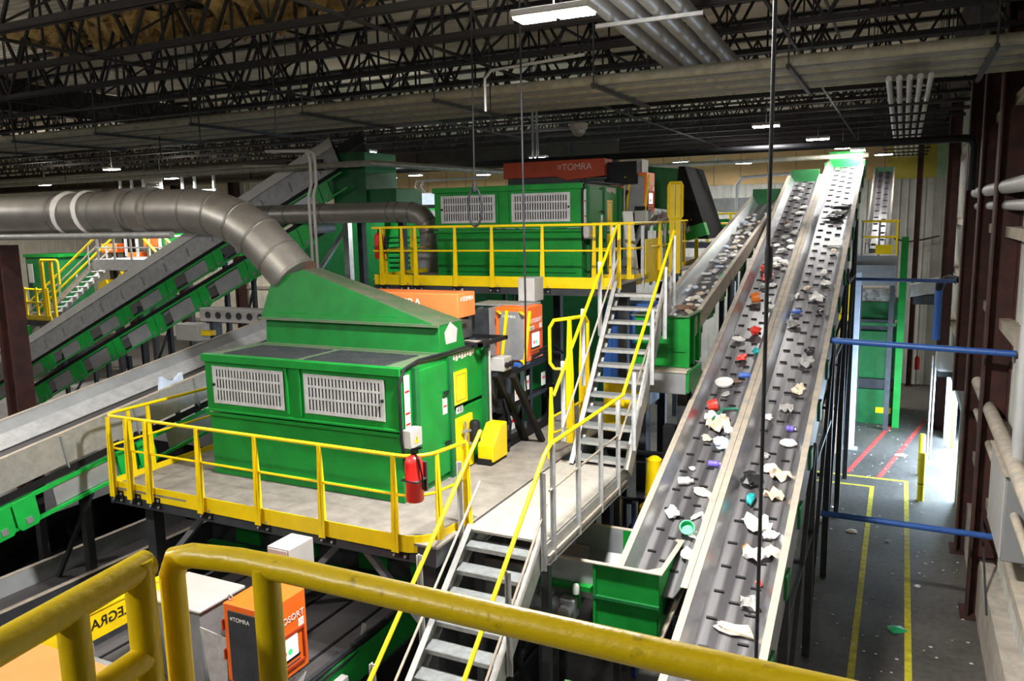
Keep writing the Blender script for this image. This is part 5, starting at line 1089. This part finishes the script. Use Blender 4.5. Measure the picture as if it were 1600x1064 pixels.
# ================================================================ LEFT BACKGROUND
st2 = thing('staircase', 'distant grey stair with yellow handrails at far left', 'stairs', (-37.5, 26, 2.3))
for y in (25.6, 26.5):
    MB('galv_matte').bar((-40.6, y, 2.2), (-34.6, y, 5.9), .05, .3).build('stringer', st2)
for i in range(14): q = (i+.5)/14; MB('galv_matte').box(-40.6+6*q-.16, -40.6+6*q+.16, 25.62, 26.48, 2.3+3.65*q-.03, 2.3+3.65*q+.02).build('tread', st2)
for y in (25.55, 26.55):
    MB('yellow').tube([(-41.0, y, 3.2), (-34.4, y, 7.1)], .05, 8).build('handrail', st2); MB('dusty_steel').tube([(-41.0, y, 2.75), (-34.4, y, 6.65)], .035, 8).build('mid_rail', st2)
    for q in (.1, .5, .9): MB('galv_matte').box(-40.6+6*q-.04, -40.6+6*q+.04, y-.02, y+.02, 2.2+3.65*q, 3.4+3.65*q).build('post', st2)
ld2 = thing('landing_platform', 'distant grey landing with white railing at the top of the far stair', 'platform', (-31.6, 26, 5.5))
MB('galv_matte').box(-34.7, -28.4, 25.4, 28, 5.45, 5.95).build('deck', ld2)
for z in (6.5, 7.0): MB('white_grey').tube([(-34.4, 25.45, z), (-28.6, 25.45, z)], .035, 8).build('rail', ld2)
for i in range(6): MB('white_grey').box(-34.4+1.15*i, -34.3+1.15*i, 25.42, 25.48, 5.95, 7.0).build('post', ld2)
for x in (-34, -31.5, -29): MB('steel_dark').box(x-.12, x+.12, 25.8, 26, 0, 5.45).build('leg', ld2)
MB('steel_dark').bar((-34, 25.9, 3.2), (-32.4, 25.9, 5.4), .14).build('brace', ld2)
gl = thing('green_machine', 'bright green machine behind the white railing of the far landing', 'machine', (-30.4, 28, 5.9)); MB('green').box(-32.6, -28.5, 27.6, 29.5, 5.95, 7.4).build('body', gl, bevel=.03); MB('green_dark').prism([(-30.5, 27.5, 6.0), (-29.2, 27.5, 6.0), (-29.5, 27.5, 7.2), (-30.2, 27.5, 7.2)], (0, .1, 0)).build('hatch', gl)
for k, x in enumerate((-31.3, -29.9)): MB('yellow').tube([(x, 25.3, 7.2), (x+1.9, 25.3, 5.6)], .06, 8).build('sloped_handrail', label='%s sloped yellow handrail descending right of the far landing' % ('left', 'right')[k], cat='handrail')
for k, (x, z, w, h, lab) in enumerate(((-37.5, 6.15, 1.2, .45, 'upper left orange cabinet behind the far stair'), (-35.6, 5.15, .8, 1.0, 'lower orange cabinet beside the far stair'), (-34.3, 6.4, 1.9, .55, 'orange bar behind the top of the far stair'))):
    t = thing('orange_cabinet', lab, 'cabinet', (x, 28, z)); MB('orange').box(x, x+w, 28, 28.6, z, z+h).build('body', t, bevel=.02); MB('orange_dark').box(x+.06, x+w-.06, 27.98, 28, z+.05, z+.1).build('seam', t); MB('steel_dark').box(x+w/2-.1, x+w/2+.1, 28.2, 28.4, 0, z).build('pedestal', t)
gb2 = thing('waste_bin', 'dark green bin behind the yellow railing at far left', 'bin', (-40, 27, 3.4)); MB('green_dark').box(-42.4, -39.7, 27.05, 29, 3.0, 6.0).build('shell', gb2, bevel=.03); MB('green').box(-42.5, -39.6, 27.0, 29.05, 5.95, 6.1).build('rim', gb2); MB('steel_dark').box(-42.2, -39.9, 27.3, 28.8, 0, 3.0).build('base', gb2); MB('white_grey').box(-42.0, -41.6, 26.88, 26.9, 4.6, 5.6).build('label', gb2)
yl = thing('guardrail', 'distant yellow railing with a looped gate at far left', 'guardrail', (-39, 24.6, 3.2))
for z in (3.9, 4.55): MB('yellow').tube([(-41, 24.6, z), (-37.2, 24.6, z-.05)], .05, 8).build('rail', yl)
for i in range(5): MB('yellow').box(-40.6+.85*i, -40.5+.85*i, 24.56, 24.64, 3.1, 4.6).build('post', yl)
MB('yellow').box(-41, -37, 24.57, 24.63, 3.0, 3.25).build('toe_board', yl)
for x in (-37.3, -36.6): MB('yellow').box(x-.1, x+.1, 24.5, 24.6, 3.2, 5.9).build('gate_post', yl)
MB('yellow').tube([(-37.3, 24.5, 5.8), (-37.2, 24.5, 5.95), (-36.1, 24.5, 5.95), (-36.0, 24.5, 5.8), (-36.0, 24.5, 4.8)], .06, 8).build('gate_loop', yl)
MB('steel_dark').box(-41.5, -36, 24.5, 27, 2.75, 3.0).build('walkway', label='dark walkway under the distant yellow railing', cat='walkway')
MB('green').box(-41.5, -38.5, 24.3, 24.5, 1.8, 2.7).build('low_casing', label='low green casing under the distant yellow railing', cat='machine')
dr = thing('belt_drum_guard', 'yellow triangular guards around a black drum below the far landing', 'guard', (-33, 25.6, 4.2))
MB('black').tube([(-33, 25.9, 4.6), (-33, 27.5, 4.6)], .75, 20).build('drum', dr); MB('yellow').prism([(-34.6, 25.3, 4.2), (-33.4, 25.3, 4.2), (-33.8, 25.3, 5.0), (-34.2, 25.3, 4.9)], (0, .4, 0)).build('guard', dr); MB('yellow').prism([(-33.2, 25.3, 4.1), (-32.1, 25.3, 4.1), (-32.4, 25.3, 5.0), (-32.7, 25.3, 5.4), (-33.0, 25.3, 5.1)], (0, .4, 0)).build('guard', dr)
MB('green_dark').box(-35, -31.5, 25.2, 27.8, 3.3, 4.1).build('base', dr)
sg = thing('hanging_sign', 'pale hanging sign reading impact above the big round duct', 'sign', (-30.9, 26, 9.0)); MB('white_grey').box(-31.5, -30.3, 26, 26.04, 9.05, 9.62).build('board', sg); text('impact', .34, (-30.9, 25.99, 9.36), (1,0,0), (0,0,1), 'text_black', sg)
for x in (-31.4, -30.4): MB('steel_dark').tube([(x, 26.02, 9.62), (x, 26.02, 11.9)], .015, 6).build('hanger', sg)
fm = thing('light_frame', 'grey open steel frame above the big round duct at left', 'frame', (-32, 27, 8.3))
for x in (-34.4, -33.6, -32.8, -32.0, -30.2, -29.4, -28.2): MB('galv_matte').box(x-.05, x+.05, 27, 27.1, 6, 9.8).build('upright', fm)
for z in (8.4, 9.0, 9.75): MB('galv_matte').box(-34.5, -28.1, 27.02, 27.08, z, z+.08).build('cross_bar', fm)
# grey junction row and box on the ground between the troughed and the steep conveyor
vb = thing('valve_block', 'long pale grey block with round ports behind the troughed conveyor', 'valve block', (-15.4, 15.2, 0)); MB('white_grey').box(-16.5, -14.2, 15.0, 15.45, 4.98, 5.33).build('casing', vb, bevel=.015)
for i in range(6): MB('steel_dark').lathe([(.09, 0), (.09, .02)], (-16.2+.36*i, 15.0, 5.16), 14, (0,-1,0)).build('port', vb)
for x in (-16.3, -14.5): MB('steel_dark').box(x, x+.15, 15.1, 15.4, 0, 4.98).build('leg', vb)
cb = thing('control_box', 'pale control box on a yellow bracket behind the troughed conveyor', 'electrical box', (-16.4, 14.6, 0)); MB('white_grey').box(-16.75, -15.95, 14.4, 14.8, 4.55, 4.98).build('casing', cb, bevel=.02); MB('yellow').box(-15.95, -15.65, 14.5, 14.7, 4.7, 4.82).build('bracket', cb); MB('steel_dark').box(-16.4, -16.3, 14.5, 14.6, 0, 4.55).build('leg', cb)

# ================================================================ WASTE ON THE BELTS
def surf(x, y, kind):
    if kind == 1: return V((x, y, c1p(y, -.22))), C1S
    return V((x, y, 2.56+SL*(y-8.59)-.20)), SL
def place_frame(x, y, kind):
    p, sl = surf(x, y, kind); a = V((0, 1, sl)).normalized(); n = V((0, -sl, 1)).normalized(); return p, V((1, 0, 0)), a, n
def blob(x, y, kind, sx, sy, sz, m, seed, name, lab, cat, group=None, rot=None, rough=.35):
    """crumpled closed lump lying on a belt"""
    p, l, a, n = place_frame(x, y, kind); r = random.Random(seed); th = r.uniform(0, 3.14) if rot is None else rot
    e1, e2 = l*math.cos(th)+a*math.sin(th), a*math.cos(th)-l*math.sin(th); g = MB(m); ni, nj = 6, 11; vs = []
    for i in range(ni):
        ph = math.pi*i/(ni-1)
        for j in range(nj):
            t = 2*math.pi*j/nj; k = 1+(r.uniform(-rough, rough) if 0 < i < ni-1 else 0); h = math.cos(ph)
            vs.append(p+e1*math.cos(t)*math.sin(ph)**.7*sx*k/2+e2*math.sin(t)*math.sin(ph)**.7*sy*k/2+n*(.012+sz*.5+h*sz*.5*(1+r.uniform(-.3, .1))))
    fs = [(i*nj+j, i*nj+(j+1) % nj, (i+1)*nj+(j+1) % nj, (i+1)*nj+j) for i in range(ni-1) for j in range(nj)]
    g.add(vs, fs); return g.build(name, label=lab, cat=cat, group=group, flat=True)
def sheet(x, y, kind, sx, sy, m, seed, name, lab, cat, group=None, amp=.05):
    """crumpled film with a little thickness"""
    p, l, a, n = place_frame(x, y, kind); r = random.Random(seed); th = r.uniform(0, 3.14); e1, e2 = l*math.cos(th)+a*math.sin(th), a*math.cos(th)-l*math.sin(th)
    N = 6; top = []; bot = []
    for i in range(N):
        for j in range(N):
            u, v = i/(N-1)-.5, j/(N-1)-.5; q = 1-.5*abs(u*v)*4
            c = p+e1*(u*sx*q+r.uniform(-.02, .02))+e2*(v*sy*q+r.uniform(-.02, .02))+n*(.02+r.random()*amp); top.append(c); bot.append(c-n*.006)
    fs = []
    for i in range(N-1):
        for j in range(N-1): k = i*N+j; fs += [(k, k+1, k+N+1, k+N), (N*N+k, N*N+k+N, N*N+k+N+1, N*N+k+1)]
    ed = [(i, 0) for i in range(N)]+[(N-1, j) for j in range(1, N)]+[(i, N-1) for i in range(N-2, -1, -1)]+[(0, j) for j in range(N-2, 0, -1)]
    ed = [i*N+j for i, j in ed]
    for k in range(len(ed)): b, c = ed[k], ed[(k+1) % len(ed)]; fs.append((b, N*N+b, N*N+c, c))
    return MB(m).add(top+bot, fs).build(name, label=lab, cat=cat, group=group, flat=True)
def tub(x, y, kind, r1, h, m, name, lab, cat, tilt=(1, .3, .15)):
    p, l, a, n = place_frame(x, y, kind); ax = (l*tilt[0]+a*tilt[1]+n*tilt[2]).normalized()
    return MB(m).lathe([(r1*.8, 0), (r1*.85, .01), (r1, h-.02), (r1*1.08, h-.02), (r1*1.08, h), (r1*.92, h), (r1*.75, .03)], p+n*(r1+.02)-ax*h/2, 14, ax).build(name, label=lab, cat=cat)
def bottle(x, y, kind, r, h, m, name, lab, cat, tilt=(1, .3), cap=None):
    p, l, a, n = place_frame(x, y, kind); ax = (l*tilt[0]+a*tilt[1]).normalized(); o = p+n*(r+.015)-ax*h/2
    b = MB(m).lathe([(r*.85, 0), (r, .012), (r, h*.35), (r*.92, h*.42), (r, h*.5), (r, h*.68), (r*.4, h*.86), (r*.36, h*.9)], o, 14, ax).build(name, label=lab, cat=cat)
    MB(cap or m).lathe([(r*.45, h*.9), (r*.45, h), (r*.3, h+.004)], o, 12, ax).build('cap', b); return b
PW, PB = 'plastic_white', 'plastic_beige'
MC, RC = 'middle conveyor', 'right conveyor'
# middle conveyor, from the top downwards
tub(-2.83, 19.19, 2, .10, .16, 'plastic_red', 'plastic_tub', 'small red tub, upper one of the red pair halfway up the middle conveyor', 'tub')
blob(-2.72, 18.82, 2, .34, .22, .14, 'plastic_red', 11, 'plastic_bag', 'red crushed bag just below the small red tub on the middle conveyor', 'bag')
tub(-2.78, 17.66, 2, .12, .18, 'plastic_orange', 'plastic_tub', 'orange-red tub with a white neighbour on the middle conveyor', 'tub')
blob(-2.55, 16.30, 2, .24, .24, .18, 'plastic_red', 12, 'plastic_bag', 'round red and white wrapper beside the right flange of the middle conveyor', 'bag')
blob(-2.62, 15.31, 2, .24, .16, .10, 'plastic_red', 13, 'wrapper', 'small red striped wrapper above the white plate on the middle conveyor', 'wrapper')
blob(-2.40, 15.56, 2, .16, .24, .10, 'plastic_teal', 14, 'wrapper', 'blue-teal scrap against the right edge of the middle conveyor', 'wrapper')
MB(PW).lathe([(.13, 0), (.155, .01), (.165, .05), (.15, .05), (.12, .02)], surf(-2.78, 14.41, 2)[0]+CN*.02, 18, CN).build('plastic_bowl', label='white round bowl lying on the middle conveyor', cat='bowl')
bottle(-2.45, 14.68, 2, .05, .24, 'plastic_blue', 'plastic_bottle', 'blue bottle beside the white bowl on the middle conveyor', 'bottle', (1, .2), PW)
blob(-2.60, 14.50, 2, .2, .1, .05, 'plastic_brown', 15, 'scrap', 'brown flat scrap left of the blue bottle', 'scrap', rot=0)
blob(-2.68, 14.05, 2, .16, .12, .06, 'plastic_grey', 16, 'scrap', 'grey scrap just below the white bowl', 'scrap')
tub(-2.80, 13.57, 2, .10, .17, 'plastic_red', 'plastic_tub', 'bright red oval tub above the pale bags on the middle conveyor', 'tub')
MB('plastic_darkgreen').tube([V((-2.75, 13.2, 0))+V((0, 0, surf(0, 13.2, 2)[0].z+.06)), V((-2.62, 13.5, surf(0, 13.5, 2)[0].z+.09)), V((-2.35, 13.62, surf(0, 13.62, 2)[0].z+.05))], .022, 8).build('plastic_strap', label='dark green curved strap on top of the pale bags', cat='strap')
sheet(-2.62, 13.13, 2, .52, .42, PB, 17, 'plastic_bag', 'big pinkish pale bag in the lower part of the middle conveyor', 'bag', amp=.12)
sheet(-2.75, 13.35, 2, .36, .24, PW, 18, 'plastic_bag', 'white torn bag at the left of the big pinkish bag', 'bag', amp=.09)
blob(-2.42, 12.98, 2, .24, .14, .1, PW, 19, 'scrap', 'white lump at the right of the big pinkish bag', 'scrap')
blob(-2.72, 12.72, 2, .22, .12, .08, PB, 20, 'scrap', 'beige flat piece below the big pinkish bag', 'scrap', rot=2.4)
blob(-2.44, 12.59, 2, .24, .30, .14, 'plastic_pale_blue', 21, 'milk_jug', 'pale blue-white crushed jug below the big pinkish bag', 'jug')
bottle(-2.45, 12.08, 2, .05, .20, 'plastic_purple', 'plastic_bottle', 'purple-blue bottle below the pale blue jug', 'bottle', (1, .1), PW)
blob(-2.77, 11.94, 2, .10, .08, .05, PW, 22, 'scrap', 'tiny white scrap near the left edge level with the purple bottle', 'scrap')
bottle(-2.78, 11.59, 2, .06, .23, PW, 'plastic_bottle', 'white bottle by the left wall of the middle conveyor', 'bottle', (1, .25))
blob(-2.50, 11.43, 2, .26, .15, .08, PB, 23, 'scrap', 'beige oval piece right of the white bottle', 'scrap', rot=-.3)
blob(-2.80, 10.87, 2, .18, .26, .12, PW, 24, 'milk_jug', 'white crushed jug near the foot of the middle conveyor', 'jug', rot=.3)
blob(-2.45, 10.92, 2, .07, .26, .05, PW, 25, 'scrap', 'narrow white strip right of the white crushed jug', 'scrap', rot=-.6)
tub(-2.50, 10.55, 2, .10, .10, 'plastic_green', 'plastic_disc', 'bright green tub close to the loading hopper', 'tub', (.2, -.5, 1))
sheet(-2.38, 10.52, 2, .22, .22, PW, 26, 'plastic_bag', 'white film right beside the bright green tub', 'film', amp=.08)
blob(-2.38, 10.14, 2, .22, .18, .12, PW, 27, 'milk_jug', 'white bottle piece next to the corner of the loading hopper', 'bottle')
mids = [(-2.71, 18.42), (-2.56, 18.49), (-2.52, 17.74), (-2.42, 17.42), (-2.82, 16.01), (-2.75, 24.93), (-2.75, 24.12), (-2.46, 23.39), (-2.51, 22.96), (-2.46, 21.51), (-2.65, 21.18), (-2.50, 20.97), (-2.79, 20.77), (-2.42, 20.61), (-2.63, 20.38), (-2.74, 19.74), (-2.66, 19.88), (-2.49, 19.74), (-2.63, 19.52), (-2.42, 19.63), (-2.42, 19.35), (-2.7, 22.0)]
for i, (x, y) in enumerate(mids): blob(x, y, 2, rnd.uniform(.14, .28), rnd.uniform(.12, .2), rnd.uniform(.06, .12), PW if i % 5 else 'plastic_grey', 100+i, 'plastic_scrap', 'small pale plastic scrap scattered on the upper middle conveyor', 'scrap', 'pale scraps on the upper middle conveyor')
blob(-2.77, 22.32, 2, .16, .12, .07, 'plastic_brown', 131, 'scrap', 'dark reddish scrap high on the middle conveyor', 'scrap')
# right conveyor
blob(-1.50, 23.3, 3, .6, .34, .14, 'plastic_black', 30, 'plastic_bag', 'long dark bag near the bright top of the right conveyor', 'bag', rot=.2)
blob(-1.62, 22.55, 3, .5, .24, .12, 'plastic_black', 31, 'plastic_bag', 'dark bag just below the long dark bag', 'bag')
sheet(-1.50, 22.9, 3, .34, .3, 'plastic_grey', 32, 'plastic_bag', 'grey film between the two dark bags', 'film', amp=.1)
MB(PW).prism([surf(-1.62, 20.72, 3)[0]+CN*.03, surf(-1.30, 20.75, 3)[0]+CN*.03, surf(-1.28, 21.0, 3)[0]+CN*.05, surf(-1.60, 20.98, 3)[0]+CN*.05], CN*.015).build('card', label='white rectangular card on the right conveyor below the dark bags', cat='card')
blob(-1.43, 20.38, 3, .18, .18, .09, PB, 33, 'scrap', 'cream round piece below the white card', 'scrap')
blob(-1.53, 19.16, 3, .22, .16, .1, PW, 34, 'scrap', 'white cap-like piece halfway up the right conveyor', 'scrap')
sheet(-1.46, 18.67, 3, .36, .26, PW, 35, 'plastic_bag', 'white film below the cap-like piece', 'film')
blob(-1.80, 18.34, 3, .2, .14, .08, PB, 36, 'scrap', 'cream piece left of the large white film', 'scrap')
sheet(-1.56, 17.92, 3, .42, .36, PW, 37, 'plastic_bag', 'large white torn film halfway up the right conveyor', 'film', amp=.1)
blob(-1.97, 18.0, 3, .1, .3, .06, PW, 38, 'scrap', 'thin white strip along the left wall of the right conveyor', 'scrap', rot=0)
blob(-1.89, 17.25, 3, .24, .15, .09, 'plastic_blue', 39, 'plastic_disc', 'blue oval lid on the left of the right conveyor', 'lid', rot=.2, rough=.08)
blob(-1.44, 17.29, 3, .22, .14, .1, 'plastic_black', 40, 'scrap', 'dark piece on the right, level with the blue lid', 'scrap')
sheet(-1.88, 16.70, 3, .26, .3, 'plastic_grey', 41, 'film', 'crumpled clear film below the blue lid', 'film', amp=.1)
blob(-1.45, 15.66, 3, .22, .16, .09, 'plastic_black', 42, 'scrap', 'dark flat piece above the clear tangled film', 'scrap')
sheet(-1.46, 15.27, 3, .34, .4, 'plastic_grey', 43, 'film', 'clear tangled film on the right side of the right conveyor', 'film', amp=.12)
sheet(-1.50, 14.36, 3, .34, .26, PB, 44, 'film', 'beige film below the clear tangled film', 'film', amp=.09)
sheet(-1.62, 13.77, 3, .26, .30, 'plastic_grey', 45, 'film', 'dark grey crumpled film in the middle of the right conveyor', 'film', amp=.1)
blob(-1.86, 13.45, 3, .15, .14, .1, PW, 46, 'scrap', 'white lump behind the hanging rod', 'scrap')
bottle(-1.46, 13.17, 3, .05, .15, 'plastic_purple', 'plastic_bottle', 'small purple bottle on the right conveyor', 'bottle', (1, 0), PW)
blob(-1.45, 12.78, 3, .27, .15, .12, PW, 47, 'plastic_bottle', 'white oval bottle below the small purple one', 'bottle', rot=0, rough=.1)
blob(-1.74, 12.45, 3, .16, .1, .06, 'plastic_grey', 48, 'scrap', 'small grey white scrap left of the white oval bottle', 'scrap')
blob(-1.63, 12.14, 3, .26, .18, .1, PW, 49, 'milk_jug', 'white crushed jug right of the hanging rod', 'jug', rot=.6)
sheet(-1.46, 11.99, 3, .26, .36, PB, 50, 'film', 'beige ring of film against the right wall', 'film', amp=.12)
blob(-1.85, 11.79, 3, .28, .26, .17, 'plastic_black', 51, 'plastic_bag', 'black crumpled bag left of the hanging rod', 'bag')
sheet(-1.48, 11.54, 3, .30, .22, 'plastic_peach', 52, 'film', 'peach crumpled film lower on the right conveyor', 'film', amp=.12)
blob(-1.79, 11.39, 3, .11, .26, .12, 'plastic_teal', 53, 'plastic_bottle', 'teal and white bottle behind the hanging rod', 'bottle', rot=0)
sheet(-1.62, 10.90, 3, .50, .34, PW, 54, 'plastic_bag', 'large white bag low on the right conveyor', 'bag', amp=.13)
blob(-1.42, 10.74, 3, .22, .15, .09, PW, 55, 'scrap', 'white folded piece just below the large white bag', 'scrap')
blob(-1.68, 10.45, 3, .09, .1, .07, 'plastic_orange', 56, 'bottle_cap', 'small orange cap low on the right conveyor', 'cap')
sheet(-1.53, 10.34, 3, .40, .34, PW, 57, 'plastic_bag', 'white crumpled bag beside the small orange cap', 'bag', amp=.13)
sheet(-1.36, 10.42, 3, .24, .22, PB, 58, 'film', 'beige film right of the white crumpled bag', 'film', amp=.1)
blob(-1.42, 9.87, 3, .09, .1, .06, 'plastic_red', 59, 'bottle_cap', 'small red cap near the bottom of the right conveyor', 'cap')
sheet(-1.48, 9.52, 3, .26, .30, 'plastic_grey', 60, 'film', 'pale film below the small red cap', 'film', amp=.1)
blob(-1.56, 9.09, 3, .46, .18, .08, PB, 61, 'scrap', 'long whitish flat piece at the bottom of the right conveyor', 'scrap', rot=-.1)
# left conveyor: a dense drift of pale waste
r = random.Random(21)
for i in range(95):
    y = 14.6+8.8*r.random()**1.15; x = -3.70+r.gauss(.02, .12+.05*(y < 17)); x = max(-3.95, min(-3.45, x))
    m = (PW, PW, PW, 'plastic_grey', PB, 'plastic_pale_blue')[i % 6]
    blob(x, y, 1, r.uniform(.08, .20), r.uniform(.07, .14), r.uniform(.04, .09), m, 200+i, 'plastic_scrap', 'pale plastic scrap in the dense drift on the heaped left conveyor', 'scrap', 'pale scraps on the heaped conveyor')
blob(-3.72, 15.25, 1, .42, .22, .07, 'plastic_brown', 301, 'scrap', 'olive brown flat piece near the tail of the heaped conveyor', 'scrap', rot=0)
blob(-3.45, 17.3, 1, .12, .2, .1, 'plastic_green', 302, 'scrap', 'small green piece at the right edge of the heaped conveyor', 'scrap')
p = V((-11.25, 9.2, l2z(9.2)-.1))
MB('plastic_pale_blue').prism([p, p+V((.02, .45, .05)), p+V((.04, .42, .24)), p+V((.03, .28, .13)), p+V((.03, .12, .15)), p+V((.02, .02, .24))], (.10, .0, .02)).build('plastic_film', label='pale blue torn film on the wide troughed conveyor', cat='film')
# litter on the floor
def litter(x, y, s, m, lab, seed):
    r = random.Random(seed); g = MB(m); k = 7
    vs = [(x+math.cos(6.283*j/k)*s*r.uniform(.6, 1.2), y+math.sin(6.283*j/k)*s*r.uniform(.6, 1.2), r.uniform(.003, .02)) for j in range(k)]+[(x, y, .05)]
    g.add(vs, [tuple(range(k))]+[(j, (j+1) % k, k) for j in range(k)]).build('litter_scrap', label=lab, cat='scrap', flat=True)
litter(-.72, 19.5, .17, PB, 'pale crumpled scrap on the floor left of the left yellow line', 1)
litter(.25, 15.0, .17, 'plastic_green', 'flat green scrap on the floor between the yellow lines', 2)
litter(-1.3, 21.0, .1, PW, 'white scrap on the floor beside the conveyor leg', 3)
litter(-1.5, 20.0, .25, 'plastic_grey', 'grey film heap under the tall conveyor', 4)
litter(.62, 17.0, .07, PW, 'tiny white scrap right of the right yellow line', 5)
litter(.05, 19.2, .06, PW, 'tiny white scrap between the yellow lines', 6)
litter(.3, 26.5, .22, PB, 'pale flat scrap on the floor between the red lines', 7)
g = MB(PW); r = random.Random(9)
for i in range(260):
    x, y, s = r.uniform(-2.2, 1.5), r.uniform(10, 33), r.uniform(.008, .03); g.box(x-s, x+s, y-s*.7, y+s*.7, .0015, .008)
g.build('floor_debris', label='tiny pale bits strewn over the aisle floor', cat='debris', kind='stuff', flat=True)
